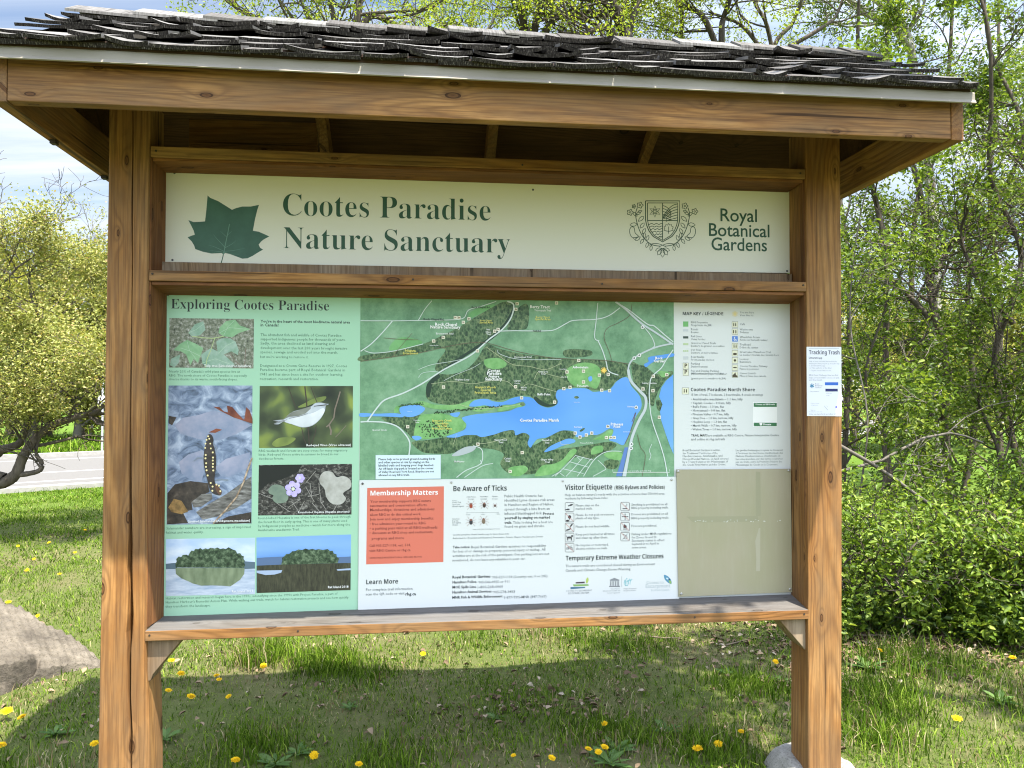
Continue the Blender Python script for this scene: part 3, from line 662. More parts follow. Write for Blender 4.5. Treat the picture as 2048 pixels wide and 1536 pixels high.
q = MB(); q.box(XL+.006, XR-.004, -.032, -.003, 1.9575, 2.006); tag(q.build('lining_board', M['brace'], kiosk, bevel=.002), 'greyed strip under the title board')
board('back_panel', M['dark'], XL+.001, XR-.001, .016, .030, .66, 2.42)
# knee braces under the sill
for sx, xe in ((1, XL), (-1, XR)):
    P = [(xe+.0005*sx, .522), (xe+.013*sx, .524), (xe+.020*sx, .545), (xe+.118*sx, .666), (xe+.0005*sx, .666)]
    if sx < 0: P = [(xe+.0005*sx, .545), (xe+.006*sx, .545), (xe+.112*sx, .6655), (xe+.0005*sx, .6655)]
    q = MB(); q.prism(P, YF+.022, -.004); tag(q.build('brace', M['brace'], kiosk, bevel=.002), 'short weathered brace' if sx > 0 else None)

# ------------------------------------------------------------------ roof
X0, X1, YE = -1.449, 1.462, -.61                            # inside of the end boards, face of the fascia
YRG, ZRG, ZE = -.045, 2.872, 2.505                          # ridge line / eave of the sheathing
YEV = -.640; YBK = 2*YRG-YEV
SLP = (ZRG-ZE)/(YRG-YEV); ANG = math.atan(SLP)
board('fascia_board', M['wood_x'], X0+.001, X1-.001, YE, YE+.040, 2.360, 2.498, 'long knotty fascia board across the front')
board('fascia_board', M['wood_x'], X0+.001, X1-.001, -2*-YRG-YE-.04, 2*YRG-YE, 2.360, 2.498)
board('end_board', M['wood_y'], X0-.042, X0, YE-.002, 2*YRG-YE+.002, 2.356, 2.497)
board('end_board', M['wood_y'], X1, X1+.043, YE-.002, 2*YRG-YE+.002, 2.356, 2.497)
for xg in (X0-.040, X1+.024):                               # boarded gable triangles
    q = MB(); P = [(YEV+.03, 2.4975), (YBK-.03, 2.4975), (YBK-.03, 2.503), (YRG, ZRG-.022), (YEV+.03, 2.503)]
    V = [(xg, a, b) for a, b in P]+[(xg+.018, a, b) for a, b in P]; n = 5
    q.add(V, [tuple(range(n)), tuple(range(2*n-1, n-1, -1))]+[(i, i+n, (i+1) % n+n, (i+1) % n) for i in range(n)])
    q.build('gable_board', M['dark'], kiosk)
for s in (1, -1):                                           # sheathing of the two slopes
    ye = YEV if s > 0 else YBK; q = MB(); dz = .018
    q.hexa([(X0-.045, ye, ZE-dz), (X1+.048, ye, ZE-dz), (X1+.048, ye, ZE), (X0-.045, ye, ZE)], [(X0-.045, YRG, ZRG-dz), (X1+.048, YRG, ZRG-dz), (X1+.048, YRG, ZRG), (X0-.045, YRG, ZRG)])
    q.build('roof_sheathing', M['dark'], kiosk)
for xr_ in (-.69, .0, .69):                                 # rafters, one pair each
    for s in (1, -1):
        ye = YE+.045 if s > 0 else 2*YRG-YE-.045; zt = ZE-.019+SLP*abs(ye-(YEV if s > 0 else YBK)); q = MB()
        lean = -.04 if xr_ > .5 else 0
        q.hexa([(xr_+lean, ye, zt-.115), (xr_+.038+lean, ye, zt-.115), (xr_+.038, ye, zt), (xr_, ye, zt)], [(xr_, YRG-.001*s, ZRG-.018-.125), (xr_+.038, YRG-.001*s, ZRG-.018-.125), (xr_+.038, YRG-.001*s, ZRG-.020), (xr_, YRG-.001*s, ZRG-.020)])
        q.build('rafter', M['wood_y'], kiosk, bevel=.002)
board('back_board', M['wood_x'], X0+.26, -.6905, .205, .222, 2.42, 2.62)
M['starter'] = wood('rusty_starter', 0, (.085, .04, .022), (.05, .025, .016), (.022, .012, .009), .3, .3, (.09, .085, .08))
for a, b, c, d, e in ((.040, .044, .006, 2.505, 2.5155), (.046, .046, .014, 2.5165, 2.527)):      # two thin starter boards under the shingles
    q = MB(); q.box(X0-a, X1+b, YEV-c, YEV+.05, d, e); q.build('starter_board', M['starter'], kiosk)
# drip edge: folded pale metal
M['metal'] = blotch('pale_painted_metal', [(.3, (.215, .195, .165)), (.7, (.27, .245, .205))], 5, stretch=(.4, 3, 6), gloss=.75)
prof = [(YEV+.10, 2.5042), (YEV-.004, 2.5042), (YEV-.006, 2.498), (YEV-.007, 2.478), (YEV-.012, 2.470), (YEV-.014, 2.466), (YEV-.010, 2.464), (YEV-.004, 2.470), (YEV-.0035, 2.4995), (YEV+.10, 2.5025)]
xs = [X0-.062, X1+.058]; V = [(x, a, b) for x in xs for a, b in prof]; n = len(prof)
q = MB(); q.add(V, [tuple(range(n)), tuple(range(2*n-1, n-1, -1))]+[(i, (i+1) % n, (i+1) % n+n, i+n) for i in range(n)])
tag(q.build('drip_edge', M['metal'], kiosk), 'pale metal drip edge')

def shingles(side, seed):
    rg = random.Random(seed); q = MB(); courses = 6; slope_len = math.hypot(ZRG-ZE, YRG-YEV); expo = slope_len/courses*1.03
    up = Vector((0, (1 if side > 0 else -1)*math.cos(ANG), math.sin(ANG))); nrm = Vector((0, -(1 if side > 0 else -1)*math.sin(ANG), math.cos(ANG)))
    org = Vector((0, YEV if side > 0 else YBK, ZE))
    for c in range(-1, courses):
        x = X0-.062+rg.uniform(-.02, .01); xe = X1+.066
        while x < xe-.04:
            w = rg.choice((.12, .15, .18, .21, .25, .28))*rg.uniform(.9, 1.1)
            if c == -1: w = rg.uniform(.2, .32)
            x1 = min(x+w, xe+rg.uniform(-.02, .015))
            if x1-x < .03: break
            t = rg.uniform(.009, .014)
            s0 = c*expo-.022+rg.uniform(-.009, .009) if c >= 0 else -.016+rg.uniform(-.004, .004)
            L = min(.29, slope_len+.004-s0) if c >= 0 else .2
            if L < .05: break
            curl = rg.choice((.001, .003, .006, .009, .014))*(1 if c >= 0 else .1); tilt = rg.uniform(-.006, .006) if c >= 0 else 0; lift = rg.choice((0, 0, 0, .004, .009))*(1 if c >= 0 else 0)
            base = .027+.002*(c % 2) if c >= 0 else .0225
            gap = rg.uniform(.001, .005); a, b = x+gap, x1-gap; NU, NV = 6, 4; T, Bm = [], []
            jit = [rg.uniform(-.0025, .0025) for _ in range(NU)]
            for j in range(NV):
                v = j/(NV-1)
                for i in range(NU):
                    u = i/(NU-1); e = (2*u-1)
                    h = base*(1-v)+.004*v*0 + (curl*e*e+tilt*e+lift+rg.uniform(-.0008, .0008))*(1-v)**1.4
                    P = org+up*(s0+L*v+(jit[i] if j == 0 else 0))+nrm*h; P.x = a+(b-a)*u
                    T.append(tuple(P)); tt = t*(1-.6*v); Q = P-nrm*tt; Bm.append(tuple(Q))
            N = NU*NV; top = [(j*NU+i, j*NU+i+1, (j+1)*NU+i+1, (j+1)*NU+i) for j in range(NV-1) for i in range(NU-1)]
            bot = [tuple(N+k for k in reversed(f)) for f in top]
            q.add(T+Bm, top+bot+[(j*NU, (j+1)*NU, N+(j+1)*NU, N+j*NU) for j in range(NV-1)]+[((j+1)*NU-1, N+(j+1)*NU-1, N+(j+2)*NU-1, (j+2)*NU-1) for j in range(NV-1)], 0)
            o = len(q.v)-2*N
            for i in range(NU-1): q.f.append((o+i, o+N+i, o+N+i+1, o+i+1)); q.m.append(1)
            x = x1
    return q
shingles(1, 21).build('shingle_roof', [M['shingle'], M['butt']], kiosk)
shingles(-1, 22).build('shingle_roof', [M['shingle'], M['butt']], kiosk)
q = MB(); rg = random.Random(5); x = X0-.055
while x < X1+.05:                                           # ridge caps, lapped
    w = rg.uniform(.20, .24); zt = ZRG+.036+rg.uniform(0, .004); r_ = rg.uniform(.0, .006); x1 = min(x+w+.05, X1+.06)
    for s in (1, -1):
        L = .115; yo, zo = YRG-s*L*math.cos(ANG), zt-L*math.sin(ANG)
        q.hexa([(x, YRG, zt+.010+r_), (x, yo, zo+.010+r_), (x, yo, zo+r_), (x, YRG, zt+r_)][::s], [(x1, YRG, zt+.002), (x1, yo, zo+.002), (x1, yo, zo-.008), (x1, YRG, zt-.008)][::s], 0)
    x += w
q.build('ridge_cap', M['shingle'], kiosk)
for x, z in ((XL+.012, 1.944), (XR-.012, 1.944), (XL+.02, 2.377), (XR-.02, 2.377), (XL+.015, .688), (XR-.02, .688), (-.3, 1.94), (.4, 1.936), (.1, 2.372), (-.7, .686), (.75, .69)):   # nail heads on the rails
    q = MB(); q.add([(x+.0035*math.cos(i*.7854), YF-.0015, z+.0035*math.sin(i*.7854)) for i in range(8)]+[(x+.004*math.cos(i*.7854), YF+.004, z+.004*math.sin(i*.7854)) for i in range(8)], [tuple(range(8))]+[(i, i+8, (i+1) % 8+8, (i+1) % 8) for i in range(8)])
    q.build('nail', M['nail'], kiosk)
for y in (-.28, .12):                                       # bolt ends under the left end board
    q = MB(); q.box(X0-.030, X0-.012, y-.012, y+.012, 2.343, 2.356); q.build('bolt', M['nail'], kiosk)

# ================================================================== stones
def rocky(name, label, cat, outline, rise, seed, mat, tops=None, rough=.03, res=26):
    """a boulder: a ground outline (x, y) with a height profile given by rise(u, v, x, y)"""
    rg = np.random.default_rng(seed); O = np.array(outline); c = O.mean(0); n = 150
    s = np.linspace(0, len(O), n, endpoint=False); i = s.astype(int); f = (s-i)[:, None]
    ring = O[i]*(1-f)+O[(i+1) % len(O)]*f
    V, F = [], []
    for j in range(res+1):
        t = j/res; k = 1-t
        R = c+(ring-c)*k
        z = rise(R[:, 0], R[:, 1], t)
        nz = rough*(np.sin(R[:, 0]*9+seed)*np.cos(R[:, 1]*11)+.6*np.sin(R[:, 0]*23+R[:, 1]*17)+.35*np.cos(R[:, 0]*47-R[:, 1]*39)+.2*np.sin(R[:, 0]*91+R[:, 1]*83))*min(1, t*6)
        V.append(np.stack([R[:, 0], R[:, 1], z+nz], -1))
    V = np.concatenate(V)
    a = np.arange(res)[:, None]*n; b = np.arange(n)[None]; b2 = (b+1) % n
    F = np.stack([a+b, a+b2, a+n+b2, a+n+b], -1).reshape(-1, 4)
    return tag(np_mesh(name, V, F, mat, smooth=True), label, cat)
def stone_mat(name, c1, c2, c3, sc, stretch=(1, 1, 1), rot=(0, 0, 0)):
    g = NT(name); o = g.map(g.obj(), stretch, rot=rot); n = g.noise(o, sc, 7, .68); b = g.noise(g.obj(), 3.1, 4); p = g.noise(g.obj(), 130, 3, .7)
    c = g.mix(g.ramp(b, [(.4, (0, 0, 0)), (.62, (1, 1, 1))]), g.ramp(n, [(.3, c1), (.62, c2)]), g.ramp(n, [(.35, c2), (.7, c3)]))
    c = g.mix(g.math('MULTIPLY', g.math('SUBTRACT', p, .52, clamp=True), 3.5, clamp=True), c, tuple(x*.45 for x in c1))
    return g.bsdf(c, .95, .15, g.math('ADD', n, g.math('MULTIPLY', p, .25)), .9, .02)
M['sandstone'] = stone_mat('weathered_sandstone', (.055, .048, .04), (.125, .108, .086), (.20, .175, .14), 7, (1, 2.4, 3.0), (0, 0, .6))
M['limestone'] = stone_mat('pale_limestone', (.15, .142, .128), (.28, .27, .25), (.37, .36, .335), 12)
FRX = [-3.9, -3.2, -2.75, -2.5, -2.34, -2.2, -2.06]
def boulder():                                              # a tilted slab: low in front, highest along its back edge, split by a ledge, running out to a tip on the right
    nx, nf = 460, 260; x = np.linspace(-3.9, -2.062, nx)[:, None]*np.ones((1, nf)); f = np.linspace(0, 1, nf)[None]*np.ones((nx, 1))
    yf = np.interp(x, FRX, [.85, .95, 1.03, 1.10, 1.28, 1.53, 1.665]); yb = np.interp(x, FRX, [2.2, 2.12, 1.98, 1.88, 1.81, 1.75, 1.69])
    yf = yf+.02*np.sin(x*13)+.012*np.sin(x*37); yb = yb+.012*np.sin(x*19+1)
    top = .03+.33*np.clip((-2.08-x)/.80, 0, 1.3)**.85
    fw = np.minimum(.13, top*.6); z = (fw+(top-fw)*f)*np.clip(f/.07, .12, 1)**.7
    y = yf+(yb-yf)*f; xc = -2.338+.020*np.sin(y*14)+.008*np.sin(y*41); sg = lambda t: 1/(1+np.exp(np.clip(-t, -50, 50)))
    e = sg((1.45-y)/.015); z = z+.045*sg((xc-x)/.005)*e-.13*np.exp(-((x-xc-.006)/.009)**2)*e       # the upper layer has split off along a crack
    y = yf+(yb-yf)*f
    q = np.floor(5*(f+.25*np.sin(x*5)+.06*np.sin(x*31)))/5-(f+.25*np.sin(x*5))     # strata steps
    c2 = .62+.05*np.sin(x*11)+.3*(x+2.6); z = z-.035*np.exp(-((f-c2)/.010)**2)*np.clip(np.sin(x*6+.5)*2, 0, 1)       # finer splits
    z = z+.040*q*top/.3+.006*(np.sin(x*41+y*13)*np.cos(y*37)+.6*np.sin(x*83-y*61)+.5*np.cos(x*131+y*97))
    V = [np.stack([x[:, :1], yf[:, :1]-.012, np.full((nx, 1), -.06)], -1), np.stack([x, y, np.maximum(z, -.02)], -1), np.stack([x[:, :1], yb[:, :1]+.03, np.full((nx, 1), -.06)], -1)]
    V = np.concatenate(V, 1); n = nf+2; idx = np.arange(nx*n).reshape(nx, n)
    F = np.stack([idx[:-1, :-1], idx[1:, :-1], idx[1:, 1:], idx[:-1, 1:]], -1).reshape(-1, 4)
    return tag(np_mesh('boulder', V.reshape(-1, 3), F, M['sandstone'], smooth=False), 'big flat sandstone boulder sloping down to a point beside the left post', 'boulder')
boulder()
rocky('foot_stone', 'pale limestone rock at the foot of the right post', 'stone',
      [(1.10, .02), (1.12, -.14), (1.2, -.28), (1.34, -.32), (1.42, -.25), (1.45, -.10), (1.43, .05), (1.34, .19), (1.22, .22), (1.14, .15)], lambda x, y, t: -.03+.115*np.clip(t/.3, 0, 1)**.6, 9, M['limestone'], rough=.012, res=30)

# ================================================================== roadside sign beyond the tree
sg = empty('roadside_sign', (*atY(204, 905, 19.5)[:2], 0), 'small white sign on a thin metal post across the road beside the left kiosk post', 'sign')
b = atY(204, 905, 19.5); q = MB(); q.tube([(b[0], b[1], -.1), (b[0], b[1], 2.35)], [.03, .03], 8); q.build('pole', flat('galvanised', (.42, .43, .43), .5, metal=.3), sg)
t0_ = atY(206, 800, 19.45); q = MB(); q.box(t0_[0]-.13, t0_[0]+.13, 19.44, 19.455, t0_[2]-.12, t0_[2]+.12); q.build('sign_plate', flat('sign_white', (.75, .74, .74), .4), sg)

# ================================================================== dandelions
def flower_mesh():
    rg = random.Random(2); q = MB()
    for ring, (n, r, z, zt) in enumerate([(22, .0195, .000, .003), (18, .0150, .002, .006), (14, .0105, .004, .008), (9, .006, .006, .010)]):
        for i in range(n):
            a = 2*math.pi*(i+.5*ring)/n+rg.uniform(-.08, .08); rr = r*rg.uniform(.88, 1.1); c, s = math.cos(a), math.sin(a); w = .0021
            P = lambda d, o, h: (c*d-s*o, s*d+c*o, h)
            q.add([P(.001, -w*.6, z), P(.001, w*.6, z), P(rr*.8, w, zt), P(rr, w*.5, zt-.001), P(rr, -w*.5, zt-.001), P(rr*.8, -w, zt)], [(0, 1, 2, 3, 4, 5)])
    q.tube([(0, 0, -.006), (0, 0, -.001), (0, 0, .003)], [.003, .005, .003], 7, 1)
    me = bpy.data.meshes.new('flower_head'); me.from_pydata(q.v, [], q.f)
    g = NT('dandelion_yellow'); c = g.ramp(g.island(), [(0, (.62, .36, .004)), (1, (.82, .56, .012))]); me.materials.append(g.bsdf(c, .7, .15)); me.materials.append(M['weed'])
    me.polygons.foreach_set('material_index', q.m); return me
def stem_mesh():
    q = MB(); q.tube([(.006, .004, -.075), (.003, .001, -.035), (0, 0, -.004)], [.0017, .0015, .0014], 5)
    me = bpy.data.meshes.new('stem'); me.from_pydata(q.v, [], q.f); me.materials.append(flat('dandelion_stem', (.16, .17, .06), .6)); return me
FM, SM = flower_mesh(), stem_mesh()
rg = random.Random(12)
def dandelion(px, py, label, size=1.0, z=.05):
    p = atZ(px, py, z+float(ground_h(*atZ(px, py, z)[:2])))
    r = bpy.data.objects.new('dandelion', None); COL.objects.link(r); r.location = (p[0], p[1], p[2]); r.empty_display_size = .02
    r.rotation_euler = (rg.uniform(.1, .6), rg.uniform(-.3, .3), 0); r.rotation_euler.rotate_axis('Z', rg.uniform(0, 6)); r.scale = (size,)*3
    tag(r, label, 'dandelion', 'dandelions in the grass')
    for nm, me in (('flower_head', FM), ('stem', SM)):
        o = bpy.data.objects.new(nm, me); COL.objects.link(o); o.parent = r
TINY = 'tiny yellow dandelion in the sunlit lawn beyond the boulder'
for px, py, lab, sz in [
    (14, 1422, 'big double-looking dandelion below the boulder at the photo\'s left edge', 1.35), (44, 1434, 'dandelion just right of the big one below the boulder', 1.05),
    (3, 1490, 'dandelion cut off by the left edge in the kiosk\'s shade', 1.0), (189, 1487, 'shaded dandelion touching the left post\'s outer edge', .9),
    (140, 1280, 'dandelion in sunlit grass above the boulder\'s tip', .95), (75, 1232, 'dandelion right beside the boulder\'s upper edge', .9),
    (343, 1321, 'sunlit dandelion below the left brace, topmost of its cluster', 1.0), (362, 1347, 'orange-yellow dandelion in the cluster below the left brace', 1.05),
    (337, 1381, 'dandelion in shade closest to the left post\'s inner side', .9), (382, 1393, 'large shaded dandelion at the lower end of the cluster by the left post', 1.15),
    (433, 1351, 'upper of two dandelions left of the tall grass tuft', .8), (438, 1359, 'lower of two dandelions left of the tall grass tuft', .75), (457, 1393, 'lone shaded dandelion below the pair by the grass tuft', .75),
    (527, 1332, 'dandelion inside the tall grass tuft under the board', 1.0), (846, 1308, 'lone dandelion in the sun strip under the board\'s middle', .95),
    (471, 1520, 'bold dandelion at the bottom near the left post', 1.0), (628, 1511, 'round bold dandelion at the bottom, right of the one near the left post', 1.0),
    (718, 1528, 'half-open dandelion at the bottom, third from the left post', .8), (1027, 1511, 'small dandelion in the shade at the bottom middle', .6), (1104, 1516, 'dandelion at the bottom middle left of the trio', .8),
    (1177, 1498, 'left one of three dandelions close together at the bottom', .8), (1197, 1504, 'lowest of three dandelions close together at the bottom', .8), (1209, 1494, 'right one of three dandelions close together at the bottom', .85),
    (1209, 1447, 'small dandelion standing above the trio at the bottom', .75), (1395, 1497, 'largest dandelion left of the pale foot stone', 1.15), (1437, 1488, 'dandelion between the largest one and the pale foot stone', .95),
    (1483, 1463, 'dandelion just above and left of the pale foot stone', .75), (1551, 1323, 'dandelion left of the right post under the right brace', .85), (1761, 1301, 'orange dandelion on the litter right of the right post', .85),
    (1872, 1250, 'dandelion at the foot of the shrubs', .95), (2025, 1315, 'dandelion at the right edge of the photo', 1.0), (1914, 1437, 'dandelion in the tall tuft right of the right post', 1.15),
    (119, 1148, TINY, .9), (54, 1140, TINY, .9), (17, 1204, TINY, 1.0), (98, 1085, TINY, .9), (150, 1105, TINY, .9), (36, 1092, TINY, .8), (170, 1060, TINY, .9), (68, 1118, TINY, .8)]:
    dandelion(px, py, lab, sz)

# broad-leaved weeds
def rosette(px, py, label, n, L, seed, flat_=.5):
    p = atZ(px, py); p[2] = float(ground_h(p[0], p[1])); rg = random.Random(seed); q = MB()
    for i in range(n):
        a = 2*math.pi*i/n+rg.uniform(-.3, .3); c, s = math.cos(a), math.sin(a); l = L*rg.uniform(.7, 1.1); w = l*rg.uniform(.11, .19); e = rg.uniform(.2, .9)*(1-flat_)+.12
        P = lambda t, o, up=0: (p[0]+c*l*t*math.cos(e)-s*o, p[1]+s*l*t*math.cos(e)+c*o, p[2]+l*math.sin(e)*(t-.45*t*t)+up)
        ts = (0, .2, .42, .62, .82, 1); ws = (.14, .5, .95, 1.0, .6, .03)
        V = [P(t, k*w*x, .25*abs(k)*w) for t, x in zip(ts, ws) for k in (-1, 0, 1)]
        q.add(V, [(3*j+k, 3*j+k+1, 3*j+k+4, 3*j+k+3) for j in range(5) for k in (0, 1)])
    return tag(q.build('weed_rosette', M['weed']), label, 'weed', 'broad-leaved weeds')
for i, (px, py, lab, n, L) in enumerate([(1735, 1338, 'leafy weed rosette on bare litter right of the right post', 11, .13), (1840, 1345, 'smaller weed rosette right of the bigger one by the right post', 9, .10), (2000, 1400, 'dark weed rosette in the grass near the right edge', 9, .10),
     (640, 1345, 'weed with upright leaves beside the tall grass tuft', 8, .09), (548, 1520, 'grey-green weed leaves at the bottom near the left post', 9, .11), (595, 1498, 'flat weed rosette above the bold dandelion pair', 8, .08),
     (700, 1420, 'small weed in shade under the green board', 7, .06), (1230, 1515, 'low leafy weed at the bottom right of the trio of dandelions', 10, .10), (1330, 1470, 'weed rosette in shade left of the largest dandelion', 9, .09),
     (1450, 1345, 'weed patch in the sunlight under the cover plate', 9, .08), (1560, 1360, 'weed by the right post\'s inner side', 8, .08), (330, 1480, 'weed in shade right of the left post\'s foot', 9, .09), (110, 1470, 'weed leaves in the shade below the boulder', 9, .09),
     (1220, 1545, 'broad weed leaves at the bottom edge of the photo', 10, .12), (1760, 1480, 'weed rosette right of the pale foot stone', 9, .09), (990, 1440, 'weed in the shaded bare patch under the board', 7, .06)]):
    rosette(px, py, lab, n, L, 200+i, .35)
# sticks and last year's leaves
M['stick'] = bark('dry_stick', (.12, .09, .06), (.25, .2, .145), (.18, .14, .1), 60)
def stick(pts, r, label):
    q = MB(); P = [atZ(a, b, r+.012) for a, b in pts]; q.tube(P, np.linspace(r, r*.5, len(P)), 6)
    tag(q.build('fallen_stick', M['stick'], smooth=True), label, 'stick')
stick([(1700, 1272), (1755, 1270), (1790, 1272), (1822, 1279)], .009, 'pale bare stick on the litter right of the right post')
stick([(1715, 1262), (1735, 1276), (1745, 1284)], .006, 'short dark stick beside the pale stick by the right post')
stick([(1452, 1290), (1500, 1278), (1545, 1275)], .005, 'thin dry stick under the right end of the sill')
stick([(1910, 1290), (1935, 1300), (1952, 1296)], .006, 'short stick at the foot of the shrubs')
stick([(1300, 1273), (1330, 1276), (1360, 1275)], .005, 'thin straw-coloured stick under the sill right of the middle')
def litter_mat():
    g = NT('dead_leaf'); return g.bsdf(g.ramp(g.island(), [(0, (.085, .055, .035)), (.5, (.19, .135, .085)), (.85, (.28, .21, .14)), (1, (.40, .34, .26))]), .85, .15)
rg2 = np.random.default_rng(77)
cx = np.concatenate([rg2.normal(2.55, .55, 1500), rg2.uniform(1.5, 5.5, 2200), rg2.uniform(-3, 2, 600), rg2.normal(.3, .25, 140)])
cy = np.concatenate([rg2.normal(1.45, .28, 1500), rg2.uniform(1.5, 4.6, 2200), rg2.uniform(-.3, 2.6, 600), rg2.normal(.85, .12, 140)])
v, f = leaf_cloud(np.stack([cx, cy, ground_h(cx, cy)+rg2.uniform(.006, .02, len(cx))], -1), .034, rg2, up=2.2, ratio=.6, fold=.35)
tag(np_mesh('leaf_litter', v, f, litter_mat()), kind='stuff')

# ================================================================== the printed boards (artwork digitised on the board plane)
def sans(s): return s
def mathalpha(s, up, lo):
    return ''.join(chr(up+ord(c)-65) if 'A' <= c <= 'Z' else chr(lo+ord(c)-97) if 'a' <= c <= 'z' else c for c in s)
def serif(s): return mathalpha(s, 0x1D400, 0x1D41A)
def bold(s): return mathalpha(s, 0x1D5D4, 0x1D5EE)
_cache = {}
def glyphs(body, offset=0.0, res=2):
    k = (body, offset, res)
    if k in _cache: return _cache[k]
    c = bpy.data.curves.new('t', 'FONT'); c.body = body; c.size = 1; c.offset = offset; c.resolution_u = res; c.fill_mode = 'FRONT'
    o = bpy.data.objects.new('t', c); me = bpy.data.meshes.new_from_object(o)
    V = np.empty(len(me.vertices)*3); me.vertices.foreach_get('co', V); V = V.reshape(-1, 3)[:, :2]
    F = [tuple(p.vertices) for p in me.polygons]
    bpy.data.objects.remove(o); bpy.data.curves.remove(c); bpy.data.meshes.remove(me)
    _cache[k] = (V, F); return _cache[k]
CAPH = float(glyphs('H')[0][:, 1].max())
class Sheet:
    """prints onto the plane y = y0; later layers sit a fraction of a millimetre proud of earlier ones"""
    def __init__(s, y0): s.y0 = y0; s.k = 0
    def P(s, px, py, layer=1): return atY(px, py, s.y0-.0004*layer-.000006*(s.k % 40))
    def poly(s, q, pts, mi=0, layer=1): s.k += 1; q.poly([tuple(s.P(a, b, layer)) for a, b in pts], mi)
    def rect(s, q, x0, y0, x1, y1, mi=0, layer=1): s.poly(q, [(x0, y0), (x1, y0), (x1, y1), (x0, y1)], mi, layer)
    def disc(s, q, x, y, r, mi=0, layer=1, n=14, ry=None, rot=0):
        ry = ry or r; c, d = math.cos(rot), math.sin(rot)
        s.poly(q, [(x+r*math.cos(a)*c-ry*math.sin(a)*d, y+r*math.cos(a)*d+ry*math.sin(a)*c) for a in [2*math.pi*i/n for i in range(n)]], mi, layer)
    def stroke(s, q, pts, w, mi=0, layer=1, closed=False, taper=False):
        s.k += 1; P = np.array(pts, float)
        if closed: P = np.concatenate([P, P[:1]])
        T = np.gradient(P, axis=0) if len(P) > 2 else np.repeat((P[1:]-P[:1]), 2, 0)
        T /= np.linalg.norm(T, axis=1)[:, None]+1e-9; N = np.stack([-T[:, 1], T[:, 0]], -1)*w*.5
        if taper: N *= np.linspace(1, .15, len(P))[:, None]
        V = [tuple(s.P(*(P[i]+k*N[i]), layer)) for i in range(len(P)) for k in (-1, 1)]
        q.add(V, [(2*i, 2*i+1, 2*i+3, 2*i+2) for i in range(len(P)-1)], mi)
    def text(s, q, body, x0, yb, x1=None, cap=None, mi=0, layer=2, off=0.0, res=2, yb1=None, center=False):
        V, F = glyphs(body, off, res)
        if len(V) == 0: return
        lo, hi = V[:, 0].min(), V[:, 0].max(); a = s.P(x0, yb, layer); up = s.P(x0, yb-10, layer)[2]-a[2]
        if x1 is not None:
            b = s.P(x1, yb, layer); sx = (b[0]-a[0])/(hi-lo); sz = (cap*up/10/CAPH) if cap else sx
        else: sz = cap*up/10/CAPH; sx = sz
        ox = a[0]-(sx*(hi-lo)/2 if center else 0)
        q.add([(ox+(x-lo)*sx, a[1], a[2]+z*sz) for x, z in V], F, mi)
    def lines(s, q, rows, mi=0, layer=2, off=0.0):
        for r in rows: s.text(q, r[0], r[1], r[2], r[3], None, mi, layer, off if len(r) < 5 else r[4], 1)
def smooth(pts, closed=True, n=5):
    P = np.array(pts, float); out = []; N = len(P)
    for i in range(N if closed else N-1):
        a, b, c, d = (P[(i-1) % N], P[i], P[(i+1) % N], P[(i+2) % N]) if closed else (P[max(i-1, 0)], P[i], P[i+1], P[min(i+2, N-1)])
        for t in np.arange(n)/n: out.append(.5*((2*b)+(-a+c)*t+(2*a-5*b+4*c-d)*t*t+(-a+3*b-3*c+d)*t**3))
    if not closed: out.append(P[-1])
    return [tuple(p) for p in out]
WHITE = flat('board_white', (.635, .65, .635), .38, .35)
OFFWH = flat('title_board_cream', (.70, .685, .575), .42, .35)
MINT = flat('mint_green_print', (.335, .565, .395), .38, .35)
INK = flat('charcoal_ink', (.035, .045, .045), .5)
INKS = flat('grey_ink', (.16, .18, .185), .5)
GREEN = flat('deep_green_ink', (.030, .088, .052), .5)
INKG = flat('dark_green_ink', (.075, .16, .11), .5)
PURE = flat('white_ink', (.80, .80, .78), .5)
SCREW = flat('screw_steel', (.10, .10, .10), .4, .5, metal=.6)
SCREWP = flat('plated_screw', (.45, .45, .45), .35, .5, metal=.8)
def screw(parent, px, py, y, r=.0045, mat=None):
    p = atY(px, py, y); q = MB(); n = 10
    for i in range(n): pass
    V = [(p[0]+k*r*math.cos(2*math.pi*i/n), y-h, p[2]+k*r*math.sin(2*math.pi*i/n)) for k, h in ((1, 0), (.95, .0018), (.55, .0030)) for i in range(n)]
    q.add(V, [(j*n+i, j*n+(i+1) % n, (j+1)*n+(i+1) % n, (j+1)*n+i) for j in range(2) for i in range(n)]+[tuple(range(2*n, 3*n))])
    return q.build('screw', mat or SCREW, parent)

# ------------------------------------------------------------------ title board
def slab(name, corners, y0, th, mat, parent=None):
    a = [tuple(atY(x, y, y0)) for x, y in corners]; q = MB(); q.hexa([a[3], a[2], a[1], a[0]], [(p[0], y0+th, p[2]) for p in (a[3], a[2], a[1], a[0])])
    return q.build(name, mat, parent)
title = tag(slab('title_board', [(329, 341), (1583.5, 375), (1583.5, 546), (329, 528)], 0, .012, OFFWH), 'long cream title board reading Cootes Paradise Nature Sanctuary under the kiosk roof', 'sign')
T = Sheet(0)
q = MB()
T.text(q, serif('Cootes Paradise'), 566, 430.5, 981, 44, off=-.0100, res=4); T.text(q, serif('Nature Sanctuary'), 567, 496.5, 1020, 43, off=-.0100, res=4)
tag(q.build('lettering', GREEN, title), 'large dark green serif title lettering')
q = MB()
T.text(q, 'Royal', 1441, 442, 1514, 25, off=.009, res=4); T.text(q, 'Botanical', 1418, 471.5, 1539, 25, off=.009, res=4); T.text(q, 'Gardens', 1423, 500, 1534, 25, off=.009, res=4)
tag(q.build('lettering', GREEN, title), 'three lines reading Royal Botanical Gardens')
c4 = lambda pts: [(300+a/2.926, 330+b/2.926) for a, b in pts]
q = MB()
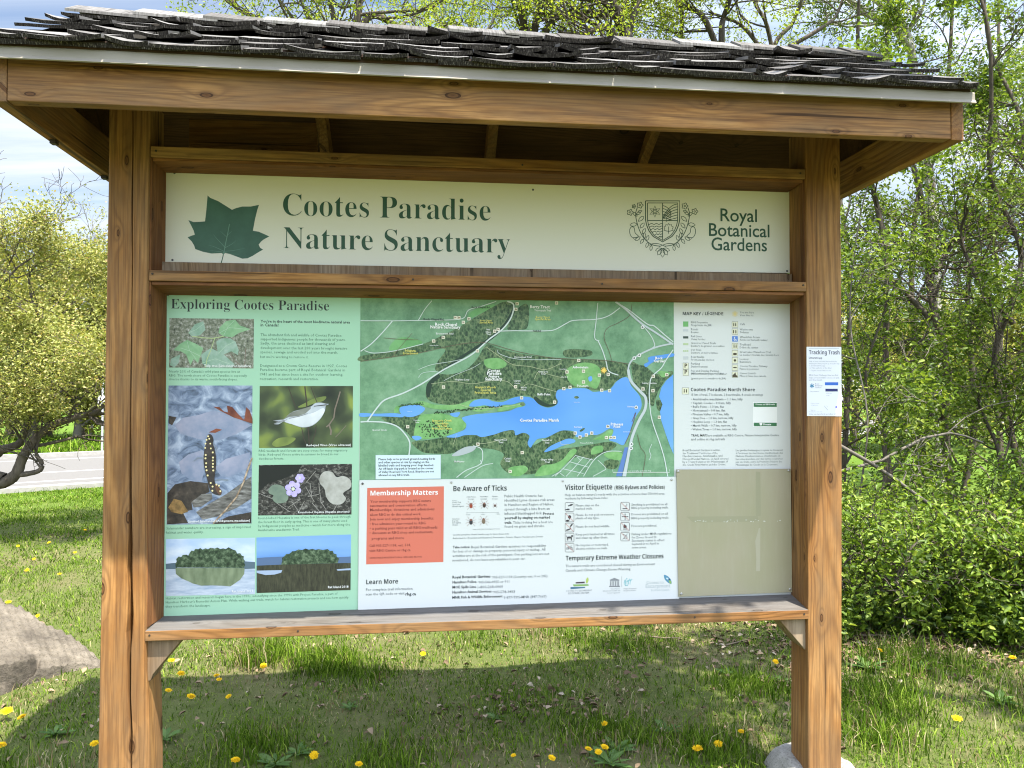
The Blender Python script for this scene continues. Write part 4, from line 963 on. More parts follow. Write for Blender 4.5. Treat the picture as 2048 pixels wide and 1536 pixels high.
T.poly(q, c4([(337,178),(352,192),(400,212),(445,240),(480,262),(505,252),(540,243),(590,243),(638,233),(628,262),(615,315),(602,385),(635,390),(668,404),(698,418),(665,436),(650,448),(636,466),(645,485),(662,495),(635,510),(600,532),(570,546),(540,548),(505,535),(470,522),(440,515),(430,523),(418,515),(360,518),(310,508),(265,492),(258,470),(243,446),(220,423),(242,414),(262,408),(256,385),(240,352),(224,322),(255,334),(285,333),(322,330),(330,262)]), 0)
q2 = MB()
for v in ([(465,345),(455,400),(440,470),(430,525)], ):
    T.stroke(q2, c4(v), 1.6, 0, 2)
for v in ([(437,480),(390,430),(370,405)], [(433,505),(380,480),(340,468)], [(437,485),(480,462),(505,440)], [(434,505),(490,500),(560,485)], [(447,420),(410,385)], [(449,415),(480,385)], [(433,510),(470,520),(520,522)], [(432,510),(390,505),(350,500)]):
    T.stroke(q2, smooth(c4(v), False), 1.0, 0, 2, taper=True)
lf = tag(q.build('leaf_emblem', blotch('leaf_print', [(.3, (.028, .088, .052)), (.7, (.045, .125, .078))], 14), title), 'green tulip-tree leaf emblem')
q2.build('leaf_vein', flat('vein_print', (.13, .25, .18), .5), lf)
q = MB(); T.stroke(q, c4([(430,520),(424,548),(414,582)]), 1.8); q.build('leaf_stalk', GREEN, lf)
# the crest
c5 = lambda pts: [(980+a/2.926, 330+b/2.926) for a, b in pts]
def mirror(pts): return [(2*1010-a, b) for a, b in pts]
q = MB(); SW = 1.6
sh = [(910,210),(1110,210),(1110,320),(1104,350),(1090,385),(1065,418),(1010,450),(955,418),(930,385),(916,350),(910,320)]
T.stroke(q, c5(sh), SW*1.2, closed=True)
T.stroke(q, c5([(1010+(a-1010)*.88, 222+(b-210)*.915) for a, b in sh]), SW, closed=True)
T.stroke(q, c5([(1010,222),(1010,438)]), SW); T.stroke(q, c5([(922,325),(1098,325)]), SW)
for k in range(6):                                          # water
    y = 345+k*15; hw = [86, 82, 74, 62, 46, 24][k]; T.stroke(q, c5([(1010-hw+i*hw/14, y+3.2*math.sin(i*1.35)) for i in range(15)]), SW*.85)
for k in range(5): T.stroke(q, c5(smooth([(1012, 238+k*17), (1030, 244+k*17), (1050, 262+k*14), (1060, 282+k*10)], False)), SW*.85)
for k in range(6): T.stroke(q, c5(smooth([(1098, 228+k*16), (1075, 234+k*16), (1052, 250+k*14), (1030, 275+k*11), (1014, 300+k*5)][:5-(k > 3)], False)), SW*.85)
for k in range(6):                                          # lily
    a = math.pi/3*k+math.pi/2; L = 34; p = lambda d, o: (965+math.cos(a)*d-math.sin(a)*o, 272-(math.sin(a)*d+math.cos(a)*o))
    T.stroke(q, c5([p(6, 0), p(16, 7), p(L, 0), p(16, -7)]), SW*.8, closed=True)
mp_ = [(1045,342),(1052,352),(1062,348),(1063,358),(1073,362),(1068,372),(1072,382),(1058,386),(1047,388),(1045,400),(1044,388),(1032,386),(1018,382),(1023,372),(1018,362),(1028,358),(1029,348),(1039,352)]
T.stroke(q, c5(mp_), SW*.85, closed=True); T.stroke(q, c5([(1045,360),(1045,402)]), SW*.7)
def rose(x, y, r):
    T.stroke(q, c5([(x+r*(.82+.18*math.cos(5*a))*math.cos(a), y+r*(.82+.18*math.cos(5*a))*math.sin(a)) for a in [2*math.pi*i/30 for i in range(30)]]), SW*.85, closed=True)
    T.stroke(q, c5([(x+r*.25*math.cos(a), y+r*.25*math.sin(a)) for a in [2*math.pi*i/8 for i in range(8)]]), SW*.7, closed=True)
def vleaf(x, y, a, L):
    p = lambda d, o: (x+math.cos(a)*d-math.sin(a)*o, y+math.sin(a)*d+math.cos(a)*o)
    T.stroke(q, c5([p(0, 0), p(L*.4, L*.22), p(L*.75, L*.18), p(L, 0), p(L*.75, -L*.18), p(L*.4, -L*.22)]), SW*.8, closed=True)
vine = smooth([(1000,475),(960,470),(925,452),(895,420),(872,375),(856,320),(853,280),(862,250)], False)
vin2 = smooth([(1030,478),(990,462),(955,460),(930,470)], False)
for mm in (lambda p: p, mirror):
    T.stroke(q, c5(mm(vine)), SW); T.stroke(q, c5(mm(vin2)), SW*.8)
for (x, y, a, L) in [(862,300,-2.4,34),(856,290,-.5,30),(864,345,3.0,46),(868,330,-.75,44),(878,370,-.9,40),(892,405,-1.1,38),(905,430,-1.6,34),(915,445,-1.2,36),(925,452,1.9,34),(900,432,2.2,34),(880,420,2.5,36),(945,468,1.7,34),(865,275,-.3,26)]:
    vleaf(x, y, a, L); vleaf(2020-x, y, math.pi-a, L)
for x, y, r in ((878,235,19),(842,242,12),(820,277,19),(1140,240,19),(1198,272,19)): rose(x, y, r)
for k, L in ((-2, 40), (-1, 48), (0, 52), (1, 48), (2, 40)):
    vleaf(1010+k*2, 488, math.pi/2-k*.62, L)
for bx, sgn in ((0, 1), (1, -1)):
    bird = smooth([(842,365),(828,362),(818,378),(820,405),(836,425),(868,418),(850,398),(846,380)], True)
    T.stroke(q, c5(bird if bx == 0 else mirror(bird)), SW*.85, closed=True)
    tl = [(836,425),(845,436),(870,420)]; T.stroke(q, c5(tl if bx == 0 else mirror(tl)), SW*.7)
tag(q.build('crest', flat('crest_ink', (.045, .085, .05), .5), title), 'round botanical crest with shield, vines and flowers')
for px, py in ((345, 520), (349, 346), (1066, 379.5), (1574, 542), (1573, 380)): screw(title, px, py, -.0002, .0042)

# ------------------------------------------------------------------ the big board
BASE = [(331.5, 586.5), (1584, 604), (1589, 1190), (316.5, 1233.5)]
info = tag(slab('information_board', BASE, 0, .012, WHITE), 'large printed board with mint text side, trail map and white map key', 'information board')
B = Sheet(0)
q = MB(); B.poly(q, [(332, 587), (721, 592.5), (715.5, 1219), (317, 1233)], 0, 1)
mint = tag(q.build('mint_section', MINT, info), 'mint green left side with text')
q = MB(); B.text(q, serif('Exploring Cootes Paradise'), 342, 617, 658, 19.5, off=-.008, res=4, layer=2); q.build('heading', INK, mint)
q = MB()
B.lines(q, [("You're in the heart of the most biodiverse natural area", 521, 645, 700), ('in Canada!', 521, 652.5, 557)], off=.02)
q.build('bold_text', INK, mint); q = MB()
B.lines(q, [('The abundant fish and wildlife of Cootes Paradise', 521, 672, 683), ('supported Indigenous people for thousands of years.', 521, 680.5, 691), ('Sadly, the area declined as land clearing and', 521, 689, 669),
  ('development over the last 200 years brought invasive', 521, 698, 694.5), ('species, sewage and eroded soil into the marsh,', 520.5, 706.5, 676), ("but we're working to restore it.", 520.5, 716, 617),
  ('Designated as a Crown Game Reserve in 1927, Cootes', 520.5, 733.6, 694), ('Paradise became part of Royal Botanical Gardens in', 520.5, 742, 690), ('1941 and has since been a site for outdoor learning,', 520, 751, 686), ('recreation, research and restoration.', 520, 760, 637),
  ("Nearly 20% of Canada's wild plant species live at", 338, 745, 480), ('RBG. The north shore of Cootes Paradise is especially', 338, 753, 494), ('diverse thanks to its warm, south-facing slopes.', 337.5, 760.5, 475),
  ('RBG wetlands and forests are stop-overs for many migratory', 517.5, 904, 695), ('birds. Red-eyed Vireos arrive in summer to breed in our', 517.5, 911.5, 677), ('deciduous forests.', 517.5, 919.5, 568),
  ('Round-lobed Hepatica is one of the first blooms to peek through', 516, 1038.5, 701), ('the forest floor in early spring. This is one of many plants used', 516, 1046.5, 694), ('by Indigenous peoples as medicine - watch for more along the', 516, 1054.5, 700), ('Anishinaabe waadiziwin Trail.', 515.5, 1062.5, 599),
  ('Salamander numbers are increasing, a sign of improved', 333, 1059, 501), ('habitat and water quality.', 332.5, 1067.5, 407),
  ('Habitat restoration and research began here in the 1990s, intensifying since the 1990s with Project Paradise, a part of', 331.5, 1199, 675), ("Hamilton Harbour's Remedial Action Plan. While walking our trails, watch for habitat restoration projects and see how quickly", 331.5, 1207, 697), ('they transform the landscape.', 331, 1215.5, 421)])
q.build('body_text', INKG, mint)

LAY = [2]
def up_layer(): LAY[0] += 1; return LAY[0]
def photo(label, corners, bgmat, layer=2):
    LAY[0] = 2; q = MB(); B.poly(q, corners, 0, layer); o = q.build('photo_print', bgmat, info); return tag(o, label)
def detail(parent, name, mat, *polys, layer=3):
    q = MB(); layer = up_layer()
    for p in polys: B.poly(q, p, 0, layer)
    return q.build(name, mat, parent)
def marks(parent, name, mat, strokes, layer=4, taper=False):
    q = MB()
    layer = up_layer()
    for p, w in strokes: B.stroke(q, p, w, 0, layer, taper=taper)
    return q.build(name, mat, parent)
def capt(parent, txt, x0, yb, x1):
    q = MB(); B.text(q, txt, x0, yb, x1, layer=up_layer()+1, off=.015, res=1); q.build('caption', PURE, parent)
k6 = lambda pts: [(310+a/4.655, 580+b/4.655) for a, b in pts]
k7 = lambda pts: [(310+a/4.517, 900+b/4.517) for a, b in pts]
# leaves of a young tree
ph = photo('print of broad green lobed leaves', [(339, 636), (508, 638), (507, 737), (338, 735)], blotch('leafy_ground_print', [(.3, (.05, .055, .045)), (.48, (.17, .19, .13)), (.6, (.30, .30, .25)), (.75, (.62, .64, .62))], 95, 5))
LG, LG2 = blotch('leaf_print_green', [(.3, (.16, .34, .17)), (.7, (.30, .50, .28))], 26), blotch('leaf_print_grey', [(.3, (.17, .31, .21)), (.7, (.36, .47, .40))], 26)
detail(ph, 'printed_leaf', LG, k6([(170,560),(235,500),(300,465),(380,500),(450,540),(420,620),(400,680),(360,640),(330,700),(290,600),(240,570)]), k6([(600,350),(660,290),(745,275),(790,330),(890,365),(780,400),(720,440),(640,430),(590,400)]))
detail(ph, 'printed_leaf', LG2, k6([(310,400),(370,320),(450,290),(470,370),(420,420),(350,440)]), k6([(570,480),(620,450),(700,450),(750,480),(780,560),(770,605),(710,570),(640,600),(585,590)]), k6([(430,600),(520,540),(640,600),(740,690),(720,725),(480,725),(440,680)]), k6([(150,640),(235,600),(220,680),(180,720),(140,700)]))
marks(ph, 'printed_vein', flat('pale_vein_print', (.40, .55, .40), .45), [(k6([(430,620),(330,570),(240,540)]), .8), (k6([(380,640),(320,560),(300,480)]), .7), (k6([(600,400),(690,350),(850,365)]), .8), (k6([(640,420),(680,340),(740,285)]), .7), (k6([(590,590),(660,520),(740,480)]), .8), (k6([(440,680),(560,640),(700,690)]), .8), (k6([(310,400),(380,370),(460,310)]), .7)])
marks(ph, 'printed_stem', flat('pale_green_print', (.42, .52, .25), .45), [(k6([(345,430),(450,445),(540,450),(640,430)]), 1.6), (k6([(520,560),(545,480),(560,440)]), 1.3), (k6([(470,720),(485,640),(520,560)]), 1.5)])
marks(ph, 'printed_twig', flat('twig_print', (.20, .15, .12), .45), [(k6([(700,590),(740,650),(790,700)]), 1.3), (k6([(845,540),(838,640),(835,700)]), 1.3)])
capt(ph, 'Tulip tree (Liriodendron tulipifera)', 408, 733.5, 502)
# salamander on wet leaves
ph = photo('print of a yellow-spotted salamander on wet blue-grey leaves', [(337, 771), (505, 771), (503, 1047), (333, 1049.5)], blotch('wet_leaf_print', [(.28, (.04, .05, .07)), (.44, (.15, .20, .30)), (.58, (.30, .36, .48)), (.72, (.52, .58, .68))], 16, 6, .6, (1, 1, 1.4), 1.2))
detail(ph, 'printed_leaf', blotch('mauve_leaf_print', [(.35, (.20, .25, .36)), (.65, (.36, .36, .46))], 12, 4), k6([(180,1260),(260,1190),(400,1165),(540,1120),(700,1160),(900,1260),(760,1340),(600,1400),(420,1390),(240,1340)]), k7([(215,110),(300,40),(430,0),(440,200),(420,290),(320,270),(240,210)]), k7([(540,160),(640,80),(860,20),(840,160),(700,240),(600,240)]))
detail(ph, 'printed_dark_litter', blotch('dark_litter_print', [(.3, (.018, .016, .016)), (.6, (.07, .055, .045)), (.75, (.16, .13, .10))], 34, 5), k7([(112,390),(180,310),(320,280),(480,300),(490,380),(420,410),(330,470),(340,540),(250,560),(300,660),(108,672)]), k7([(660,600),(870,560),(870,660),(520,668)]), k6([(127,1170),(200,1185),(160,1260),(127,1240)]))
detail(ph, 'printed_log', blotch('log_print', [(.35, (.06, .055, .05)), (.55, (.19, .18, .165)), (.7, (.36, .35, .33))], 40, 5, .6, (.6, 1, 2.2)), k7([(370,560),(500,480),(640,400),(780,300),(870,240),(870,440),(740,520),(560,600),(430,630)]), k7([(330,470),(420,400),(510,390),(520,440),(420,510),(350,520)]))
detail(ph, 'printed_brown_leaf', blotch('brown_leaf_print', [(.35, (.12, .03, .018)), (.65, (.28, .085, .045))], 20), k6([(540,1085),(600,1090),(640,1130),(680,1140),(668,1075),(720,1090),(770,1150),(830,1210),(850,1090),(880,1120),(908,1200),(908,1245),(820,1215),(730,1185),(620,1130)]), k6([(500,1325),(570,1290),(625,1300),(560,1330)]))
detail(ph, 'printed_ochre_leaf', blotch('ochre_leaf_print', [(.35, (.12, .075, .03)), (.65, (.42, .25, .09))], 28), k7([(120,520),(170,440),(240,460),(300,555),(240,580),(150,560)]))
detail(ph, 'printed_salamander', blotch('salamander_print', [(.3, (.014, .013, .015)), (.7, (.075, .06, .055))], 30), smooth([(415, 872), (419, 868), (424, 871), (427, 879), (426, 888), (429, 897), (431.5, 912), (432, 930), (430, 948), (429, 960), (432, 970), (438, 976), (443, 984), (441, 990), (434, 990), (425, 986), (419, 977), (416, 965), (412, 950), (408, 932), (407, 914), (409, 898), (412, 886)]))
detail(ph, 'printed_brown_flank', flat('brown_flank_print', (.13, .07, .045), .45), smooth([(430, 968), (436, 972), (443, 982), (441, 989), (436, 987), (431, 978)]))
marks(ph, 'printed_salamander_legs', flat('salamander_leg_print', (.22, .26, .33), .45), [(k7([(430,70),(385,65),(350,100)]), 2.6), (k7([(545,270),(600,262),(660,268)]), 2.4), (k6([(540,1420),(575,1470),(560,1500)]), 2.4)], 4)
q = MB()
for x, y in [(458,45),(456,75),(462,120),(460,152),(466,183),(476,230),(503,298),(520,330),(522,22),(524,68),(522,95),(524,125),(522,152),(526,185),(555,312),(578,322),(518,368),(590,372)]: B.disc(q, *k7([(x, y)])[0], 2.0, 0, LAY[0]+1, 8)
for x, y in [(480,1395),(505,1385),(470,1430),(515,1430),(468,1470),(520,1475),(495,1362)]: B.disc(q, *k6([(x, y)])[0], 1.8, 0, LAY[0]+1, 8)
up_layer(); q.build('printed_spot', flat('yellow_spot_print', (.80, .68, .34), .45), ph)
marks(ph, 'printed_twig', blotch('straw_twig_print', [(.4, (.24, .16, .10)), (.6, (.55, .42, .30))], 60), [(k7([(525,664),(640,540),(735,425),(800,290),(850,140),(878,70)]), 3.0), (k7([(800,290),(850,140),(860,120)]), 3.4)], 5)
capt(ph, 'Spotted Salamander (Ambystoma maculatum)', 376, 1045, 500)
# bird on a twig
ph = photo('print of a small grey-green bird on a twig', [(519.5, 772), (706, 772), (705, 895), (518, 896)], blotch('dim_foliage_print', [(.30, (.016, .022, .014)), (.46, (.045, .06, .03)), (.58, (.10, .135, .05)), (.70, (.25, .31, .06))], 11, 1.5, .4, (1, 1, 1), .3))
detail(ph, 'printed_bright_foliage', blotch('lime_foliage_print', [(.35, (.11, .15, .045)), (.65, (.24, .30, .07))], 14, 2, .4), smooth(k6([(1330,1090),(1400,1050),(1480,1010),(1590,990),(1570,1030),(1470,1060),(1390,1090)])), smooth(k6([(1090,1430),(1150,1380),(1250,1370),(1310,1385),(1240,1440),(1130,1460)])))
marks(ph, 'printed_twig', flat('dark_twig_print', (.06, .045, .035), .45), [(k6([(1395,897),(1412,1050),(1418,1200),(1430,1330),(1438,1450)]), 2.4), (k6([(1240,900),(1290,1040),(1320,1110)]), 1.3), (k6([(1450,900),(1480,980),(1510,1050)]), 1.4), (k6([(1500,1260),(1490,1340),(1455,1440)]), 1.6), (k6([(1365,1280),(1385,1380),(1410,1440)]), 1.5)], 3)
marks(ph, 'printed_dead_leaf', flat('curled_leaf_print', (.21, .17, .13), .45), [(k6([(1725,945),(1700,1030),(1675,1110),(1665,1190),(1620,1255),(1595,1275)]), 2.6), (k6([(1620,1255),(1640,1310),(1635,1350)]), 3.2), (k6([(1780,1260),(1720,1330),(1680,1370)]), 1.2)], 4)
detail(ph, 'printed_bird', blotch('bird_print', [(.3, (.36, .40, .44)), (.7, (.60, .64, .68))], 16, 2), smooth(k6([(1100,1215),(1190,1205),(1270,1140),(1360,1110),(1450,1085),(1490,1055),(1540,1048),(1590,1058),(1618,1062),(1590,1080),(1580,1130),(1540,1200),(1470,1260),(1380,1280),(1300,1260),(1210,1225),(1150,1250),(1105,1245),(1150,1225)])), layer=4)
detail(ph, 'printed_wing', blotch('wing_print', [(.3, (.16, .17, .14)), (.7, (.27, .28, .24))], 18, 2), k6([(1105,1215),(1200,1200),(1270,1140),(1360,1110),(1450,1083),(1450,1105),(1400,1150),(1330,1175),(1250,1180),(1190,1210)]), layer=5)
detail(ph, 'printed_belly', blotch('belly_print', [(.3, (.55, .58, .60)), (.7, (.74, .76, .78))], 14, 2), smooth(k6([(1200,1222),(1290,1190),(1390,1165),(1480,1140),(1560,1100),(1580,1125),(1540,1195),(1470,1255),(1380,1275),(1300,1256)])))
marks(ph, 'printed_tail', flat('tail_print', (.14, .14, .13), .45), [(k6([(1100,1216),(1150,1226),(1230,1208)]), 1.0), (k6([(1105,1245),(1160,1232),(1210,1222)]), .9), (k6([(1250,1195),(1340,1178),(1420,1150)]), .9)])
marks(ph, 'printed_eye_stripe', flat('eye_stripe_print', (.06, .06, .06), .45), [(k6([(1480,1082),(1540,1075),(1600,1068)]), 1.5)], 6)
capt(ph, 'Red-eyed Vireo (Vireo olivaceus)', 613, 892.5, 702)
# hepatica
ph = photo('print of purple hepatica flowers among dead leaves', [(517.6, 930), (704, 927.7), (703, 1029), (516, 1031)], blotch('forest_floor_print', [(.38, (.012, .012, .012)), (.52, (.05, .047, .042)), (.62, (.20, .19, .17)), (.75, (.42, .40, .37))], 60, 6, .7, (1, 1, 1.5), .8))
detail(ph, 'printed_shade', flat('dark_hollow_print', (.016, .018, .016), .45), k7([(940,140),(1330,132),(1290,200),(1160,260),(1030,300),(940,370)]))
detail(ph, 'printed_leaf', blotch('dull_leaf_print', [(.3, (.13, .18, .14)), (.7, (.22, .28, .21))], 24), smooth(k7([(1030,350),(1070,315),(1140,320),(1180,360),(1205,420),(1180,470),(1100,480),(1060,440),(1070,410),(1030,390)])), layer=4)
detail(ph, 'printed_leaf', blotch('silver_leaf_print', [(.3, (.30, .29, .25)), (.7, (.52, .51, .47))], 24), smooth(k7([(1490,240),(1530,195),(1600,200),(1640,245),(1700,235),(1765,270),(1765,340),(1700,390),(1725,440),(1680,490),(1600,485),(1550,430),(1530,350),(1490,300)])), layer=4)
def petals(c, r, n, pr, a0): return [[(c[0]+r*math.cos(a)+pr*math.cos(t)*(1.25 if False else 1), c[1]+r*math.sin(a)+pr*math.sin(t)) for t in [2*math.pi*j/9 for j in range(9)]] for a in [a0+2*math.pi*i/n for i in range(n)]]
f1, f2 = k7([(1248, 352)])[0], k7([(1310, 255)])[0]
detail(ph, 'printed_flower', blotch('violet_print', [(.3, (.42, .33, .75)), (.7, (.62, .55, .88))], 50), *petals(f1, 10.5, 6, 6.2, .3), *petals(f2, 5.5, 6, 4.2, 0), layer=5)
q = MB(); up_layer(); B.disc(q, *f1, 3.6, 0, LAY[0]); B.disc(q, *f2, 2.0, 0, LAY[0]); q.build('printed_flower_centre', flat('flower_centre_print', (.62, .66, .50), .45), ph)
marks(ph, 'printed_needles', flat('needle_print', (.36, .34, .31), .45), [(k7([p0, p1]), .9) for p0, p1 in [((1360,330),(1440,470)),((1400,300),(1420,440)),((1480,300),(1500,480)),((1200,520),(1320,440)),((1300,560),(1350,460)),((1100,480),(1220,560)),((960,400),(1060,440)),((1450,190),(1360,300)),((1420,480),(1500,570)),((1240,470),(1300,560)),((1540,530),(1500,470)),((1380,420),(1480,400)),((1640,500),(1600,570))]], 4)
capt(ph, 'Round-lobed Hepatica (Hepatica americana)', 596, 1026.5, 699)
# the two island pictures
SKYP = blotch('pale_sky_print', [(.35, (.42, .55, .75)), (.65, (.68, .74, .82))], 9, 3, .5, (1, 1, 2.2))
ph = photo('print of a wooded island mirrored in calm water', [(332, 1078), (510, 1075.5), (510, 1188.5), (331.5, 1192)], SKYP)
detail(ph, 'printed_water', blotch('calm_water_print', [(.35, (.30, .38, .50)), (.65, (.56, .61, .68))], 12, 5, .6, (1, 1, 5)), k7([(98,1075),(902,1072),(903,1303),(97,1318)]))
detail(ph, 'printed_far_shore', flat('far_shore_print', (.10, .15, .19), .45), k7([(98,1028),(200,1018),(200,1075),(98,1077)]), k7([(800,1005),(903,1012),(903,1072),(800,1075)]))
isl = [(188,1062),(183,1030),(196,1008),(192,985),(215,962),(238,968),(250,948),(285,945),(300,955),(315,928),(330,908),(352,912),(365,892),(392,897),(408,885),(430,900),(455,888),(480,895),(505,882),(540,890),(562,880),(590,895),(615,888),(640,895),(665,878),(690,893),(705,900),(730,908),(742,935),(770,932),(785,955),(802,958),(800,985),(812,1000),(806,1020),(815,1040),(800,1065)]
TREEP = blotch('island_tree_print', [(.36, (.012, .024, .014)), (.5, (.05, .085, .045)), (.64, (.16, .22, .13))], 62, 6, .7)
detail(ph, 'printed_island', TREEP, k7(isl), layer=4)
detail(ph, 'printed_reflection', blotch('reflection_print', [(.3, (.12, .16, .09)), (.65, (.23, .28, .17))], 40, 3, .5, (1, 1, .4)), k7([(185,1066),(190,1120),(240,1160),(290,1180),(340,1205),(420,1225),(520,1222),(600,1225),(680,1232),(720,1205),(770,1170),(805,1120),(810,1066)]), layer=4)
capt(ph, 'Rat Island 2011', 464, 1185, 505)
ph = photo('print of a wooded island behind dark marsh under blue sky', [(513, 1075), (702, 1069), (701, 1180), (513, 1186)], blotch('blue_sky_print', [(.3, (.12, .28, .62)), (.7, (.26, .44, .74))], 5, 2, .4, (.4, 1, 3)))
detail(ph, 'printed_hills', flat('blue_hill_print', (.10, .16, .28), .45), k7([(920,975),(1040,968),(1160,962),(1400,960),(1640,968),(1768,962),(1768,1040),(920,1045)]))
detail(ph, 'printed_marsh', blotch('marsh_print', [(.35, (.025, .026, .018)), (.65, (.075, .075, .045))], 60, 5, .7, (1.5, 1, .35)), k7([(918,1045),(1150,1035),(1768,1020),(1766,1265),(918,1292)]), layer=4)
detail(ph, 'printed_water', flat('pale_water_print', (.36, .44, .58), .45), k7([(918,1090),(1150,1085),(1140,1108),(1080,1125),(1000,1130),(920,1110)]), k7([(1640,1078),(1767,1068),(1767,1085),(1650,1090)]), layer=5)
detail(ph, 'printed_island', TREEP, k7([(1140,1035),(1150,1000),(1148,975),(1168,960),(1185,940),(1215,938),(1240,915),(1270,912),(1295,898),(1330,903),(1360,890),(1390,900),(1425,893),(1450,902),(1480,895),(1515,903),(1560,895),(1580,912),(1605,910),(1615,935),(1640,942),(1642,965),(1662,980),(1650,1022)]), layer=5)
capt(ph, 'Rat Island 2018', 656, 1176.5, 697)

# ------------------------------------------------------------------ trail map
k8 = lambda pts: [(710+a/3.151, 590+b/3.151) for a, b in pts]
q = MB(); B.poly(q, [(721, 592.5), (1347.5, 601), (1348.5, 953.5), (718.7, 961)], 0, 2)
FIELD = blotch('map_field_print', [(.30, (.075, .18, .09)), (.5, (.16, .315, .175)), (.70, (.27, .43, .27))], 9, 8, .75)
tmap = tag(q.build('trail_map', FIELD, info), 'painted bird\'s-eye trail map with blue lake, roads and forests')
def layer_poly(name, mat, polys, layer, sm=True):
    q = MB()
    for p in polys: B.poly(q, smooth(k8(p), True, 4) if sm else k8(p), 0, layer)
    return q.build(name, mat, tmap)
layer_poly('map_patches', blotch('map_meadow_print', [(.35, (.115, .31, .105)), (.65, (.19, .43, .16))], 16, 4), [
    [(722,112),(790,80),(860,60),(885,72),(800,112),(725,146)], [(300,265),(420,290),(390,320),(225,350),(235,300)]], 3)
FOREST = cells('map_forest_print', [(.15, (.018, .045, .022)), (.4, (.04, .085, .036)), (.62, (.075, .14, .06)), (.85, (.15, .21, .10))], 105, (1.25, 1, .85))
layer_poly('map_forest', FOREST, [
    [(35,385),(140,368),(250,352),(430,308),(560,250),(660,200),(740,150),(860,80),(930,45),(990,45),(1010,60),(992,120),(930,210),(830,290),(700,372),(600,440),(540,480),(505,470),(520,420),(570,345),(500,340),(420,362),(250,388),(35,416)],
    [(470,545),(520,500),(600,500),(700,470),(770,400),(830,312),(900,335),(1000,360),(1100,380),(1200,392),(1300,400),(1430,408),(1560,410),(1650,425),(1722,440),(1730,500),(1690,520),(1640,548),(1600,592),(1500,600),(1440,580),(1375,582),(1310,588),(1275,602),(1268,640),(1276,675),(1262,692),(1210,705),(1160,686),(1128,655),(1100,636),(1050,634),(980,648),(900,668),(840,654),(740,658),(640,690),(560,690),(480,672),(448,640),(450,590)],
    [(172,770),(290,768),(420,757),(440,778),(392,830),(362,900),(330,870),(270,825),(190,795)],
    [(362,925),(440,916),(560,898),(640,885),(760,884),(850,872),(940,858),(1000,850),(1012,880),(1060,870),(1098,885),(1092,930),(1130,945),(1200,905),(1250,875),(1300,853),(1345,858),(1390,872),(1372,905),(1290,950),(1210,985),(1260,975),(1390,958),(1500,940),(1600,925),(1650,945),(1600,985),(1520,1020),(1480,1040),(1400,1020),(1300,1075),(1200,1080),(1140,1125),(1050,1130),(960,1118),(915,1065),(938,1005),(880,975),(800,965),(720,962),(600,1000),(520,1000),(430,992),(370,950)],
    [(1742,428),(1790,440),(1835,452),(1900,500),(1990,478),(2000,500),(1950,545),(1915,600),(1895,650),(1880,700),(1850,680),(1800,620),(1760,570)],
    [(1000,115),(1050,65),(1085,58),(1098,110),(1086,205),(1040,218),(960,214)], [(1325,345),(1480,348),(1478,385),(1330,392)], [(1900,660),(1945,680),(1935,730),(1905,720)], [(1570,1050),(1620,1035),(1665,1050),(1640,1095),(1580,1090)]], 3)
layer_poly('map_valley_shade', flat('map_shade_print', (.02, .045, .028), .45), [[(1000,70),(1012,90),(985,150),(930,222),(835,300),(700,385),(560,478),(520,500),(600,430),(720,350),(840,270),(930,190),(975,120)], [(1128,655),(1160,688),(1210,705),(1262,694),(1276,676),(1230,690),(1180,670),(1140,640)], [(455,560),(520,500),(535,520),(490,560),(470,640),(450,630)]], 4)
MEAD = blotch('map_glade_print', [(.35, (.13, .33, .10)), (.65, (.24, .47, .17))], 30, 4)
layer_poly('map_glades', MEAD, [[(815,410),(860,398),(915,400),(955,430),(940,455),(880,468),(825,450)], [(1332,475),(1380,440),(1450,425),(1520,440),(1550,480),(1545,540),(1520,590),(1470,575),(1400,580),(1345,540)],
    [(405,765),(470,750),(540,745),(600,760),(690,790),(700,830),(650,860),(570,888),(470,905),(400,905),(372,870)], [(262,700),(340,690),(420,668),(500,690),(640,690),(740,660),(790,662),(740,690),(690,720),(560,722),(470,712),(380,690),(290,705),(270,740),(245,742)],
    [(1382,968),(1395,990),(1330,1060),(1260,1122),(1150,1142),(1135,1130),(1180,1075),(1250,1065),(1310,1035),(1350,985)], [(1500,960),(1555,950),(1560,985),(1490,1005)], [(1560,880),(1610,850),(1630,860),(1600,905),(1500,910)], [(970,1090),(1060,1075),(1090,1100),(1040,1140),(980,1135)], [(1570,1000),(1650,985),(1690,1010),(1670,1040),(1600,1030)], [(920,700),(1000,690),(1050,680),(1065,700),(990,715),(900,735)], [(760,700),(860,690),(880,715),(800,735),(740,728)], [(1910,480),(1990,490),(1940,520)]], 4)
q = MB()
rg = random.Random(8)
for _ in range(130):                                        # trees dotted over the marsh meadow
    x, y = rg.uniform(400, 600), rg.uniform(790, 895)
    if (x-500)**2/10500+(y-845)**2/3300 < 1: B.disc(q, *k8([(x, y)])[0], rg.uniform(1.0, 2.0), 0, 5, 6)
for i in range(60): B.disc(q, *k8([(500+i*7.2+rg.uniform(-4, 4), 742-i*.75+rg.uniform(-7, 7))])[0], rg.uniform(1.0, 2.2), 0, 6, 6)
for i in range(26): B.disc(q, *k8([(280+i*6+rg.uniform(-4, 4), 698-i*.6+rg.uniform(-6, 6))])[0], rg.uniform(1.0, 1.8), 0, 6, 6)
q.build('map_trees', flat('map_tree_print', (.03, .065, .028), .45), tmap)
LAKE = blotch('map_lake_print', [(.3, (.085, .28, .70)), (.7, (.17, .40, .82))], 2.2, 2, .4, (1, 1, 2))
